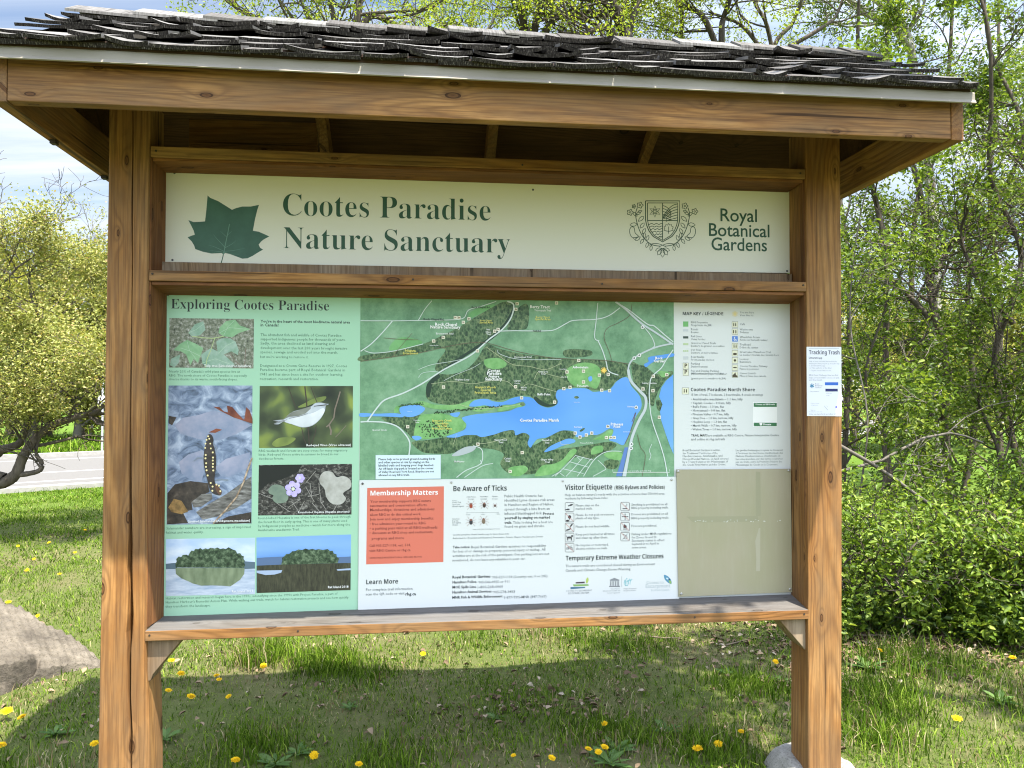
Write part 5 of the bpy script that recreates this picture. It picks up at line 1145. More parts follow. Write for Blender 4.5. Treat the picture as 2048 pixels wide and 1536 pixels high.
layer_poly('map_water', LAKE, [
    [(680,770),(760,752),(840,745),(965,732),(1015,712),(1060,702),(1075,690),(1062,668),(1100,648),(1125,655),(1160,690),(1215,710),(1265,695),(1278,670),(1265,640),(1275,602),(1310,594),(1380,588),(1460,590),(1500,610),(1560,605),(1600,598),(1625,575),(1648,545),(1690,520),(1722,525),(1740,572),(1790,630),(1806,680),(1800,720),(1772,762),(1742,830),(1724,890),(1692,945),(1645,928),(1600,912),(1622,880),(1628,850),(1600,843),(1560,868),(1520,882),(1480,880),(1440,895),(1392,892),(1388,862),(1335,853),(1290,858),(1230,888),(1200,900),(1150,908),(1125,935),(1105,962),(1088,932),(1100,888),(1060,868),(1012,884),(1000,852),(940,858),(880,878),(800,895),(760,882),(690,884),(640,898),(575,894),(640,870),(690,848),(702,815),(682,790)],
    [(745,668),(790,656),(835,656),(872,670),(930,674),(990,650),(1040,640),(1108,646),(1080,668),(1040,676),(990,690),(940,692),(880,708),(820,695),(770,702),(720,700)],
    [(282,712),(330,697),(400,694),(440,714),(424,740),(380,764),(330,768),(292,752)], [(35,744),(130,748),(250,745),(300,755),(300,770),(230,767),(120,764),(35,767)], [(598,748),(630,742),(662,740),(645,768),(615,764)], [(358,892),(400,888),(420,903),(385,916)],
    [(1850,392),(1930,378),(2005,368),(2005,388),(1935,402),(1870,428),(1835,455),(1822,436),(1850,420)], [(1192,990),(1232,952),(1300,920),(1345,905),(1385,912),(1380,930),(1310,950),(1250,975)], [(1470,520),(1490,512),(1495,535),(1478,545)]], 5)
layer_poly('map_harbour', LAKE, [[(2006,500),(1960,540),(1930,585),(1916,640),(1938,690),(1922,735),(1930,790),(1960,880),(1985,950),(2007,1002)]], 5, False)
layer_poly('map_canal', flat('map_canal_print', (.11, .21, .48), .45), [[(1700,960),(1722,960),(1700,1060),(1682,1143),(1645,1143),(1672,1060)]], 5, False)
layer_poly('map_islets', FOREST, [[(1380,645),(1395,636),(1412,645),(1396,654)], [(1415,855),(1440,838),(1448,845),(1425,862)], [(1040,690),(1050,678),(1066,685),(1060,700)]], 6)
layer_poly('map_car_park', flat('map_tarmac_print', (.42, .46, .47), .45), [[(610,1010),(690,960),(760,955),(740,985),(660,1012)]], 5)
def roads(name, mat, rows, layer):
    q = MB()
    for w, p in rows: B.stroke(q, smooth(k8(p), False, 4) if len(p) > 2 else k8(p), w, 0, layer)
    return q.build(name, mat, tmap)
roads('map_road', flat('map_road_print', (.58, .65, .62), .45), [
    (2.0, [(35,355),(100,310),(170,240),(235,165)]), (1.5, [(35,162),(235,163),(420,160),(560,158),(680,148),(715,95),(800,70),(890,40)]), (1.4, [(400,158),(440,90),(485,35)]), (1.4, [(60,350),(120,366),(250,352),(430,308)]),
    (2.8, [(960,40),(1000,62),(985,140),(930,215),(850,275),(800,320),(720,385),(560,470),(420,560),(300,620),(190,660),(140,710),(75,800)]), (2.6, [(35,800),(80,798),(180,802),(260,825),(310,870),(345,930),(340,1010)]),
    (1.8, [(900,228),(1000,225),(1080,226),(1200,226),(1260,218),(1330,180),(1380,160),(1520,153),(1600,130),(1670,80)]), (1.6, [(1530,50),(1520,160),(1510,268),(1540,290)]), (2.0, [(1530,285),(1560,350),(1582,420),(1600,480),(1660,505)]),
    (2.0, [(1640,45),(1720,90),(1840,182),(1885,195),(1950,250),(2005,295)]), (1.6, [(1800,175),(1860,250),(1885,300),(1880,330),(1800,370)]), (2.0, [(2005,345),(1960,410),(1930,460),(1875,510),(1858,560),(1855,650),(1870,780),(1920,930),(1950,1030),(1970,1143)]),
    (1.6, [(640,1150),(700,1105),(790,1065),(805,1000),(790,965),(745,950)]), (1.3, [(690,1150),(800,1078),(870,1062)]), (1.3, [(800,1065),(790,1040)]),
    (1.4, [(1440,1143),(1490,1060),(1540,1010),(1600,985),(1680,985)]), (1.2, [(1390,1010),(1330,1075),(1260,1143)]), (1.2, [(1440,1020),(1380,1090),(1330,1143)]), (1.2, [(1490,1030),(1440,1090),(1400,1143)]), (1.2, [(1390,1012),(1500,1040)]), (1.2, [(1350,1050),(1470,1085)]), (1.2, [(1310,1095),(1440,1125)]), (1.2, [(1530,1040),(1580,1090),(1560,1110),(1500,1143)]), (1.0, [(1290,1120),(1320,1143)]), (1.0, [(1400,1020),(1420,1040)]),
    (1.0, [(1870,940),(1855,980),(1865,1010),(1855,1040)]), (1.2, [(1300,1110),(1240,1143)]), (1.0, [(900,345),(910,370),(1000,400),(1120,408),(1300,405)]), (.9, [(400,470),(480,440),(600,420),(700,400)]), (.8, [(400,520),(430,490),(520,480)]), (.8, [(560,540),(640,500),(740,460),(790,430)])], 7)
roads('map_highway', flat('map_highway_print', (.50, .55, .56), .45), [(3.6, [(1645,45),(1700,85),(1800,175),(1900,240),(2005,312)]), (3.2, [(2005,305),(1900,328),(1800,372),(1742,415),(1722,470),(1738,540),(1800,610),(1832,650),(1828,720),(1790,790),(1752,880),(1732,960),(1690,1143)]), (5.5, [(1722,470),(1738,540),(1800,610),(1832,650),(1828,720),(1790,790),(1752,880),(1732,960),(1700,1143)])], 8)
roads('map_railway', flat('map_rail_print', (.14, .10, .07), .45), [(1.0, [(35,418),(250,388),(420,362),(580,325),(700,305),(820,300),(1000,350),(1200,390),(1400,405),(1560,410),(1700,430),(1740,440)]), (.9, [(1745,60),(1730,130),(1660,175),(1590,210),(1570,270),(1600,350),(1620,420)]), (.9, [(1780,880),(1800,960),(1830,1010),(1810,1143)]), (.8, [(230,395),(300,310),(360,240)]), (1.2, [(1745,800),(1770,740),(1740,850),(1700,940)]), (.8, [(180,270),(300,280),(400,282)])], 8)
roads('map_trail', flat('map_trail_print', (.50, .53, .33), .45), [(.7, [(480,560),(620,545),(740,560),(860,540),(960,545),(1030,600),(1090,560),(1200,590),(1270,610)]), (.7, [(660,690),(760,715),(900,710),(1040,690)]), (.7, [(830,330),(930,400),(1000,440),(1100,450),(1200,470),(1300,430)]), (.7, [(760,940),(850,930),(960,900)]), (.7, [(1130,530),(1160,480),(1220,500),(1300,520)]), (.7, [(640,880),(620,940)]), (.7, [(1290,900),(1300,940),(1350,940)])], 7)
q, q2 = MB(), MB()
for x, y in [(632,142),(655,143),(718,150),(683,172),(556,267),(496,290),(1022,55),(1014,90),(1270,50),(902,217),(880,228),(772,352),(558,580),(1012,578),(1050,648),(1258,675),(1316,590),(1355,582),(1336,485),(1410,412),(1440,548),(1440,480),(1555,600),(1604,603),(1540,505),(1596,500),(1880,512),(1965,502),(1815,592),(1878,603),(332,830),(775,940),(1054,993),(1388,870),(1418,895),(1458,882),(1492,870),(1594,828),(1584,898),(1612,898),(1634,898),(978,1112),(1918,770)]:
    a, b = k8([(x, y)])[0]; B.rect(q, a-3.1, b-3.1, a+3.1, b+3.1, 0, 9); B.rect(q2, a-1.6, b-1.9, a-.3, b+1.8, 0, 10); B.rect(q2, a+.3, b-1.3, a+1.7, b+1.5, 0, 10)
q.build('map_marker', flat('map_marker_print', (.80, .76, .62), .45), tmap); q2.build('map_marker_sign', flat('map_marker_brown', (.13, .075, .03), .45), tmap)
q = MB(); a, b = k8([(1568, 475)])[0]
for k in range(10):
    t = k*math.pi/5; B.stroke(q, [(a+2.2*math.cos(t), b+2.2*math.sin(t)), (a+6.2*math.cos(t), b+6.2*math.sin(t))], 1.6, 0, 10)
B.disc(q, a, b, 2.4, 0, 10); q.build('map_sun_marker', flat('map_sun_print', (.86, .60, .12), .45), tmap)
q, q2 = MB(), MB()
for x, y in [(1812,203),(1760,398),(1792,380),(1743,940),(1740,966),(1772,708)]:
    a, b = k8([(x, y)])[0]; B.disc(q, a, b, 3.6, 0, 9); B.disc(q2, a, b, 2.0, 0, 10)
q.build('map_shield', PURE, tmap); q2.build('map_shield_number', INKS, tmap)
q = MB()
for t, x, y, x1 in [('Rock Chapel', 505, 193, 643), ('Nature Sanctuary', 475, 210, 665), ('Berry Tract', 1103, 82, 1228), ('Cootes', 836, 484, 914), ('Paradise', 832, 502, 924), ('Nature', 842, 520, 910), ('Sanctuary', 820, 538, 928), ('Cootes Paradise Marsh', 1038, 798, 1284), ('Rock', 1893, 405, 1940), ('Garden', 1882, 424, 1955), ('Princess', 1612, 822, 1690), ('Point', 1630, 837, 1672), ('Bull\'s Point', 1150, 632, 1232), ('Arboretum', 1370, 462, 1470)]:
    a, b = k8([(x, y)])[0]; c = k8([(x1, y)])[0][0]; B.text(q, t, a, b, c, layer=11, off=.03, res=1)
for t, x, y, x1 in [('Ray', 830, 222, 850), ('Chinn', 822, 238, 858), ('Trail', 828, 252, 855), ('Thornapple Trail', 1130, 102, 1235), ('Escarpment Trail', 512, 248, 620), ('Armstrong Trail', 470, 320, 525), ('Homestead Trail', 1005, 396, 1112), ('Hopkins Loop', 630, 538, 722), ('Marsh', 1045, 588, 1082), ('Walk', 1048, 602, 1078), ('Grey Doe', 1155, 488, 1215), ('Trail', 1172, 502, 1200), ('Captain', 1000, 545, 1044), ('Cootes', 1004, 560, 1040), ('Pinetum', 1400, 580, 1470), ('Sassafras', 1180, 920, 1240), ('Trail', 1196, 936, 1224), ('Ravine Road', 880, 918, 955), ('Trail', 904, 934, 934), ('Caleb\'s', 940, 1036, 985), ('Walk', 948, 1052, 978), ('Ginger Valley', 1170, 1042, 1250), ('Trail', 1198, 1058, 1226), ('Rat Island', 1382, 836, 1430), ('Hickory Island', 1380, 678, 1418), ('Desjardins', 370, 792, 412), ('Canal', 378, 806, 404), ('Fishway', 1718, 708, 1758), ('Chedoke Creek', 1690, 865, 1742), ('Spencer Creek', 110, 855, 200), ('Long Valley', 1290, 470, 1335), ('Lilac Dell', 1300, 520, 1342), ('McMaster', 625, 1055, 690), ('Laking Garden', 1812, 560, 1900), ('Presidents\' Pond', 330, 735, 360), ('Princess Point Trail', 1420, 936, 1500)]:
    a, b = k8([(x, y)])[0]; c = k8([(x1, y)])[0][0]; B.text(q, t, a, b, c, layer=11, off=.01, res=1)
q.build('map_name', PURE, tmap)
q = MB()
for t, x, y, x1 in [('Niagara', 316, 357, 382), ('Escarpment', 302, 373, 398), ("Hopkin's Woods", 757, 587, 888), ('Special', 792, 606, 856), ('Protection Area', 755, 622, 890), ("Spencer's Creek", 485, 797, 610), ('Floodplain', 508, 815, 588), ('Special', 520, 832, 578), ('Protection Area', 485, 848, 612), ('Berry Tract', 1140, 145, 1228), ('Special Area', 1135, 158, 1232), ('Rock Chapel', 790, 165, 860), ('Special Area', 785, 178, 868)]:
    a, b = k8([(x, y)])[0]; c = k8([(x1, y)])[0][0]; B.text(q, t, a, b, c, layer=11, off=.012, res=1)
q.build('map_area_name', flat('map_yellow_ink', (.72, .66, .16), .45), tmap)
q = MB()
for t, x, y, x1 in [('Rock Chapel Rd.', 432, 158, 562), ('York Rd.', 1118, 231, 1175), ('Rock Chapel Rd.', 735, 82, 852)]:
    a, b = k8([(x, y)])[0]; c = k8([(x1, y)])[0][0]; B.text(q, t, a, b, c, layer=11, off=.02, res=1)
q.build('map_road_name', INK, tmap)
q = MB(); B.poly(q, k8([(130,1009),(540,1007),(540,1157),(130,1162)]), 0, 9); bx = q.build('map_note', flat('note_print', (.60, .70, .76), .45), tmap)
q = MB()
for i, (t, x1) in enumerate([('Please help us to protect ground-nesting birds', 505), ('and other species at risk by staying on the', 468), ('labelled trails and keeping your dogs leashed.', 497), ('An off-leash dog park is located at the corner', 495), ('of Valley Road and York Road. Bicycles are not', 498), ('allowed on any RBG trails.', 345)]):
    a, b = k8([(148, 1041+i*20)])[0]; B.text(q, t, a, b, k8([(x1, 0)])[0][0], layer=10, off=.018, res=1)
q.build('map_note_text', INK, tmap)
q = MB(); B.stroke(q, k8([(1625,1100),(1625,1117),(1983,1117),(1983,1100)]), .9, 0, 9); a, b = k8([(1722, 1113)])[0]; B.text(q, 'not to scale, pictorial map', a, b, k8([(1868, 0)])[0][0], layer=10, res=1); q.build('map_scale_bar', PURE, tmap)

# ------------------------------------------------------------------ map key
kk = lambda x, y: (1340+x/4.388, 600+y/4.388)
key = MB(); gry = MB()
def kt(q, t, x, y, x1, off=0.0):
    a, b = kk(x, y); B.text(q, t, a, b, kk(x1, y)[0], layer=2, off=off, res=1 if off < .03 else 2)
kt(key, bold('MAP KEY /'), 112, 132, 293); kt(key, 'L\u00c9GENDE', 308, 132, 468, .01); kt(key, bold('Cootes Paradise North Shore'), 183, 800, 745)
for t1, t2, y, a1, a2 in [('RBG Properties', 'Propri\u00e9t\u00e9s du JBR', 203, 333, 366), ('Roads', 'Routes', 265, 248, 250), ('Rail Lines', 'Voies ferr\u00e9es', 326, 278, 310), ('Gravel or Paved Trails', 'Sentiers de gravier ou rev\u00eatus', 385, 402, 478), ('Dirt Trails', 'Sentiers en terre battue', 445, 275, 418), ('Boardwalks', 'Promenades de bois', 507, 300, 388), ('Parking', 'Stationnement', 567, 262, 330), ('Pay and Display Parking', 'Stationnement payer et afficher', 630, 428, 498)]:
    kt(gry, t1, 185, y, a1); kt(gry, t2, 185, y+25, a2)
for t1, t2, y, a1, a2 in [('You are here', 'Vous \u00eates ici', 116, 736, 730), ('Caf\u00e9', '', 220, 658, 0), ('Washrooms', 'Toilettes', 266, 728, 692), ('Wheelchair Access', 'Acc\u00e8s en fauteuil roulant', 332, 790, 856), ('Trailhead', 'D\u00e9but du sentier', 399, 706, 774), ('Great Lakes Waterfront Trail', 'Le sentier riverain des Grands Lacs', 464, 884, 955), ('Lookout', 'Belv\u00e9d\u00e8re', 526, 690, 712), ('Cootes Paradise Fishway', 'Passe \u00e0 poissons', 588, 856, 778), ('Canoe Launch', 'Mise \u00e0 l\'eau des canots', 650, 752, 842)]:
    kt(gry, t1, 613, y, a1)
    if t2: kt(gry, t2, 613, y+25, a2)
kt(gry, '(RBG members park free; others pay)', 185, 650, 470); kt(gry, '(gratuit pour les membres du JBR)', 185, 695, 490)
kt(gry, '15 km of trail, 7 lookouts, 2 boardwalks, 8 creek crossings', 185, 840, 815, .008)
for i, (n, k_, r, x1) in enumerate([('Anishinaabe waadiziwin', '1.1 km,', 'hilly', 638), ('Captain Cootes', '0.4 km,', 'hilly', 535), ("Bull's Point", '1.3 km,', 'flat', 473), ('Homestead', '0.8 km,', 'flat', 485), ('Pinetum Valley', '0.7 km,', 'hilly', 517), ('Grey Doe', '1.0 km,', 'narrow, hilly', 557), ('Hopkins Loop', '1.3 km,', 'flat', 500), ('Marsh Walk', '0.7 km,', 'narrow, hilly', 585), ('Walnut Trees', '1.0 km,', 'narrow, hilly', 587)]):
    kt(gry, '\u2022 %s \u2013 %s %s' % (n, k_, r), 183, 880+i*33, x1, .010)
kt(key, 'TRAIL MAPS', 185, 1198, 330, .012); kt(gry, 'are available at RBG Centre, Nature Interpretive Centre', 336, 1198, 955, .006); kt(gry, 'and online at rbg.ca/trails', 185, 1232, 482, .008)
for i, (t, x1) in enumerate([('Royal Botanical Gardens is within', 438), ('the Traditional Territories of the', 418), ('Haudenosaunee, Anishinaabe, and', 460), ('Huron-Wendat Nations, on land covered', 512), ('by a Treaty between the Mississaugas of', 510), ('the Credit First Nation and the Crown.', 490)]): kt(gry, t, 112, 1327+i*25.5, x1)
for i, (t, x1) in enumerate([('Les jardins botaniques royaux se trouvent', 990), ("\u00e0 l'int\u00e9rieur des territoires traditionnels des", 990), ('Nations Haudenosaunee, Anishinaabe et', 968), ('huronne-wendate, sur des terres couvertes', 988), ('par un trait\u00e9 entre la Premi\u00e8re Nation des', 985), ('Mississaugas de Credit et la Couronne.', 948)]): kt(gry, t, 578, 1327+i*25.5, x1)
tag(key.build('lettering', INK, info), 'dark headings of the map key'); tag(gry.build('lettering', INKS, info), 'small grey text of the map key')
def swatch(name, mat, rects, layer=1):
    q = MB()
    for x0, y0, x1, y1 in rects: (a, b), (c, d) = kk(x0, y0), kk(x1, y1); B.rect(q, a, b, c, d, 0, layer)
    return q.build(name, mat, info)
swatch('key_swatch', flat('key_green', (.16, .42, .14), .4), [(115, 188, 161, 234)]); swatch('key_swatch', flat('key_grey', (.50, .53, .55), .4), [(115, 256, 161, 276)]); swatch('key_swatch', flat('key_dark', (.05, .075, .06), .4), [(115, 318, 161, 338)])
swatch('key_swatch', flat('key_olive', (.44, .54, .32), .4), [(115, 378, 161, 396), (115, 438, 128, 455), (133, 438, 145, 455), (149, 438, 161, 455)]); swatch('key_swatch', flat('key_slate', (.30, .34, .36), .4), [(115, 497, 161, 500), (115, 517, 161, 520), (115, 506, 161, 511)])
KI = [(545, 190, 595, 240), (545, 252, 595, 302), (545, 380, 595, 430), (545, 442, 595, 492), (545, 505, 595, 555), (545, 568, 595, 618), (545, 630, 595, 680), (115, 552, 163, 606), (115, 610, 163, 663), (107, 770, 165, 826)]
swatch('key_icon', flat('key_cream', (.70, .69, .52), .4), KI); swatch('key_icon', flat('key_blue', (.10, .22, .58), .4), [(545, 317, 595, 365)])
q = MB()
for x0, y0, x1, y1 in KI: (a, b), (c, d) = kk(x0, y0), kk(x1, y1); B.stroke(q, [(a, b), (c, b), (c, d), (a, d)], .5, 0, 2, closed=True)
for (x, y) in ((128, 592), (128, 648)): B.text(q, 'P', *kk(x, y), kk(x+24, y)[0], cap=7.6, layer=2, off=.03)
for x, y in ((560, 215), (577, 215), (558, 278), (578, 278), (562, 405), (580, 405), (125, 798), (145, 798)): a, b = kk(x, y); B.disc(q, a, b-2.6, 1.1, 0, 2, 8); B.rect(q, a-1.0, b-1.4, a+1.0, b+3.2, 0, 2)
for x, y in ((570, 593), (570, 470), (570, 478)): B.disc(q, *kk(x, y), 4, 0, 2, 10, 1.3)
B.disc(q, *kk(570, 530), 2.6, 0, 2, 8); a, b = kk(570, 655); B.poly(q, [(a-5, b+5), (a-5, b+1.5), (a+1, b-4.5), (a+2, b+.5), (a+5, b+2.5), (a+5, b+5)], 0, 2)
q.build('key_pictogram', flat('key_ink', (.075, .06, .035), .4), info)
q = MB(); a, b = kk(570, 341); B.disc(q, a-.6, b-2.8, 1.0, 0, 2, 8); B.stroke(q, [(a-.6, b-1.5), (a-.4, b+1), (a+2, b+1), (a+3, b+3.6)], 1.1, 0, 2); B.stroke(q, [(a-1.6, b-.2), (a-2.2, b+2), (a-.6, b+3.6), (a+1.2, b+3)], .8, 0, 2); q.build('key_wheelchair', PURE, info)
q = MB(); a, b = kk(570, 122); B.disc(q, a, b, 3.0, 0, 2)
for k in range(10): t = k*math.pi/5; B.stroke(q, [(a+3*math.cos(t), b+3*math.sin(t)), (a+6*math.cos(t), b+6*math.sin(t))], 1.3, 0, 2)
q.build('key_sun', flat('key_sun_print', (.74, .62, .30), .4), info)
cd = MB(); (a, b), (c, d) = kk(728, 895), kk(940, 1112); B.rect(cd, a, b, c, d, 0, 1); cd = tag(cd.build('small_card', PURE, info), 'small white card with green bands')
q = MB(); B.rect(q, *kk(735, 903), *kk(937, 938), 0, 2); B.rect(q, *kk(735, 1077), *kk(937, 1107), 0, 2); q.build('green_band', flat('card_green', (.05, .17, .075), .4), cd)
q = MB(); B.text(q, 'Donate to RBG trails', *kk(752, 922), kk(920, 0)[0], layer=3, off=.02, res=1); B.text(q, '\u2665 Donate', *kk(785, 1099), kk(888, 0)[0], layer=3, off=.03, res=1); q.build('lettering', PURE, cd)
for px, py in ((336, 590),): screw(info, px, py, -.0006, .004)

# ------------------------------------------------------------------ the white notice sheet screwed over the map's lower edge
YN = -.0070
note = tag(slab('notice_sheet', [(719.4, 960.5), (1352.5, 953.5), (1358.5, 1198.5), (716.2, 1222.5)], YN, .0045, WHITE), 'white notice sheet with red membership panel and visitor rules screwed below the map', 'notice')
N_ = Sheet(YN)
n1f = lambda x, y: (710+x/5.297, 940+y/5.297)
n2f = lambda x, y: (1040+x/5.297, 940+y/5.297)
q = MB(); N_.poly(q, [n1f(130, 190), n1f(942, 173), n1f(936, 975), n1f(118, 1000)], 0, 1); redp = tag(q.build('membership_panel', flat('coral_print', (.62, .165, .11), .42), note), 'coral red panel')
q = MB(); N_.text(q, bold('Membership Matters'), 741, 991, 875.8, 9.0, layer=2, res=3); q.build('heading', PURE, redp)
q = MB()
N_.lines(q, [('Your membership supports RBG nature', 740.5, 1005.5, 862), ('sanctuaries and conservation efforts.', 740, 1014, 855), ('Memberships, donations and admissions', 740, 1022.5, 869), ('allow RBG to do this critical work.', 740, 1032, 842.5), ('Join now and enjoy membership benefits:', 739.5, 1041, 867.5), ('\u2022 free admission year-round to RBG', 739.5, 1050.5, 851), ('\u2022 a parking pass valid at all RBG trailheads', 739.5, 1059.5, 875), ('\u2022 discounts at RBG shop and restaurants,', 739, 1068.5, 866.5), ('programs and more', 743.5, 1079.5, 808), ('Call 905-527-1158, ext. 514,', 738.5, 1094, 821.5), ('visit RBG Centre or rbg.ca', 738.5, 1104, 821), ('CHARITABLE REGISTRATION # 133500850 RR 0001', 739, 1117.5, 843)], off=.012)
q.build('body_text', flat('dark_red_ink', (.20, .045, .035), .45), redp)
q = MB()
N_.text(q, bold('Learn More'), 732.5, 1168.5, 796, 8.6, res=3); N_.text(q, bold('Be Aware of Ticks'), 906.7, 982.5, 1013.5, 10, res=3); N_.text(q, bold('Visitor Etiquette'), 1130, 980, 1224.5, 10, res=3); N_.text(q, bold('(RBG Bylaws and Policies)'), 1229, 979, 1329.5, 7.5, res=2); N_.text(q, bold('Temporary Extreme Weather Closures'), 1131.5, 1121, 1327, 8.8, res=2)
N_.lines(q, [('Protect', 1086.5, 1029.7, 1108), ('yourself by staying on marked', 1009, 1038.5, 1100), ('trails.', 1009, 1047.5, 1024), ('Take notice:', 905.5, 1096.7, 940), ('Royal Botanical Gardens', 905, 1157, 981), ('Hamilton Police', 905, 1167, 953), ('MOE Spills Line', 904.8, 1177, 952), ('Hamilton Animal Services', 904.8, 1187, 983), ('MNR Fish & Wildlife Enforcement', 904.5, 1197.5, 1005), ('rbg.ca', 811, 1191, 832)], off=.022)
tag(q.build('lettering', INK, note), 'bold dark headings')
q = MB()
N_.lines(q, [('For complete trail information', 732, 1182, 825), ('scan the QR code or visit', 731.5, 1191, 809),
  ('Public Health Ontario has', 1009, 994.7, 1085), ('identified Lyme disease risk areas', 1009, 1003.2, 1109), ('in Hamilton and Region of Halton,', 1009, 1012, 1107.5), ('spread through a bite from an', 1009, 1021, 1099.5), ('infected blacklegged tick.', 1009, 1029.7, 1084.5), ('Ticks looking for a host are', 1026, 1047.5, 1105.5), ('found on grass and shrubs.', 1009, 1055.5, 1089),
  ('Canadian pamphlets: Health Hamilton app for Lyme disease ticks', 905.5, 1071, 1018), ('Authorized for: Broadcast and Educational, Preventative, Ontario Chapter, Vascular Lyme Disease', 905.3, 1078, 1086),
  ('Royal Botanical Gardens assumes no responsibility', 942.5, 1096.7, 1092), ('for loss of or damage to property, personal injury or mishap. All', 905.3, 1105.3, 1090.6), ('activities are at the risk of the participant. Our parking lots are not', 905.2, 1114, 1098.5), ('monitored, do not leave any valuables in your car.', 905, 1123, 1051),
  ('905-527-1158 (Security: ext. 0 or 242)', 984.5, 1157, 1095), ('905-546-4925 or 911', 957, 1167, 1018.5), ('1-800-268-6060', 955.5, 1177, 1006), ('905-574-3433', 986.5, 1187, 1030), ('1-877-TIPS-MNR (847-7667)', 1008.5, 1197.5, 1093),
  ("Help us balance nature's needs with the activities of more than 750,000 area", 1130, 992, 1329), ('residents by following these rules:', 1130, 999, 1216),
  ('Please stay on the', 1151.5, 1013, 1198.5), ('marked trails.', 1151.5, 1019.5, 1185), ('Please do not pick or remove', 1151.5, 1032, 1228), ('plants of any type.', 1151.5, 1038.5, 1198.5), ('Please do not feed wildlife.', 1151.5, 1055.5, 1220), ('Keep pets leashed at all times', 1151.5, 1071, 1229), ('and clean up after them.', 1151.5, 1078, 1216), ('No bicycles or motorized,', 1151.5, 1092.5, 1217), ('electric vehicles on trails.', 1151.5, 1099.5, 1215),
  ('Smoking is prohibited on all', 1263, 1011.5, 1334.5), ('RBG property including trails.', 1263, 1018, 1337), ('Drones are prohibited on all', 1263, 1030.6, 1335.5), ('RBG property including trails.', 1263, 1038.5, 1338), ('Fires are prohibited.', 1263, 1054, 1314), ('Fishing under MNR regulations', 1263.5, 1070.5, 1343), ('for Zones 16 and 20.', 1263.5, 1077, 1314), ('Sanctuary status in effect', 1263.5, 1083.5, 1329), ('September to April in', 1263.5, 1090, 1317.5), ('some areas.', 1263.5, 1097, 1293),
  ('The nature trails are considered closed during an Environment', 1131, 1134.5, 1310), ('Canada and Climate Change Storm Warning.', 1131, 1143.5, 1262),
  ('Adult Female', 933, 995, 952), ('(average)', 936, 999, 948), ('Adult Male', 960, 994.5, 975.5), ('(average)', 961, 999, 974), ('Nymph', 984.5, 994, 995), ('(average)', 984, 998.5, 995), ('Blacklegged', 904.5, 1002, 914), ('(Deer) Tick', 904.5, 1006, 922), ('carries Lyme', 904.5, 1010, 920), ('disease agent', 904.5, 1014, 928), ('American', 904.5, 1039, 919), ('Dog Tick', 904.5, 1043, 917), ('not Lyme', 904.5, 1047, 922), ('disease', 904.5, 1051, 916), ('5 mm', 932, 1030.5, 940), ('3 mm', 962, 1030, 969), ('1 mm', 992, 1029, 999), ('Image credit: Public Health Agency of Canada', 946, 1059.5, 999.5)], off=.006)
tag(q.build('lettering', INKS, note), 'small grey body text')
def tick(parent, x, y, r, body, shield):
    q = MB(); q2 = MB()
    N_.disc(q, x, y, r*.62, 0, 2, 12, r); N_.disc(q2, x, y-r*.75, r*.4, 0, 3, 10)
    for s in (-1, 1):
        for k, (dx_, dy_) in enumerate(((1.3, -1.9), (1.9, -.8), (1.9, .5), (1.4, 1.5))):
            N_.stroke(q2, [(x+s*r*.4, y-r*.5+k*r*.3), (x+s*r*dx_*.75, y+r*dy_*.75-r*.15), (x+s*r*dx_, y+r*dy_)], .55, 0, 1)
    o = q.build('tick_picture', body, parent); q2.build('tick_legs', shield, o)
tk = flat('tick_brown', (.06, .035, .025), .5); tl_ = flat('tick_leg_print', (.25, .12, .09), .5)
tick(note, 942, 1011.5, 5.2, flat('tick_red', (.30, .06, .03), .5), tl_); tick(note, 968.6, 1010.5, 5.0, tk, tl_); tick(note, 990, 1011.5, 2.4, tk, tl_); tick(note, 942, 1044, 5.6, flat('tick_dark', (.05, .05, .055), .5), tl_); tick(note, 967.3, 1042.5, 5.6, flat('tick_tan', (.20, .15, .10), .5), tl_)
q = MB(); N_.stroke(q, [(933, 1025.5), (998, 1024.5)], .4)
for a, w in ((934, 3), (966, 2), (996, 1.5)): N_.stroke(q, [(a, 1023.5), (a, 1027)], .5)
q.build('scale_line', INKS, note)
# rule pictograms
def picto(x0, y0, x1, y1, draw, crossed):
    q = MB(); cx_, cy_ = (x0+x1)/2, (y0+y1)/2; o = [(x0+1.5, y0), (x1-1.5, y0), (x1, y0+1.5), (x1, y1-1.5), (x1-1.5, y1), (x0+1.5, y1), (x0, y1-1.5), (x0, y0+1.5)]
    N_.stroke(q, o, .75, 0, 2, closed=True); draw(q, cx_, cy_); b = q.build('rule_pictogram', flat('pictogram_ink', (.06, .055, .06), .5), note)
    if crossed:
        q = MB(); N_.stroke(q, [(x0+1, y0+1), (x1-1, y1-1)], .7, 0, 3); q.build('red_bar', flat('prohibition_red', (.50, .14, .12), .5), b)
D = N_.disc; SK = N_.stroke
def d_feet(q, x, y): D(q, x+3, y-4, 4, 0, 2, 10, 1.7, -.35); D(q, x-1.6, y-2.4, 1.4, 0, 2, 8); D(q, x-3, y+4.8, 3.4, 0, 2, 10, 1.6, -.1); D(q, x-7, y+5.2, 1.3, 0, 2, 8)
def d_plant(q, x, y): D(q, x, y-1, 3.2, 0, 2, 10, 3.6); SK(q, [(x, y+2), (x-1, y+6)], 1, 0, 2); D(q, x-4, y+6.5, 3.4, 0, 2, 10, 1.8)
def d_feed(q, x, y): D(q, x+3.5, y-4.5, 4.2, 0, 2, 10, 1.5, -.9); D(q, x-3, y+4.5, 5, 0, 2, 10, 1.4, -.25); D(q, x+1.5, y+1.5, 1.6, 0, 2, 8)
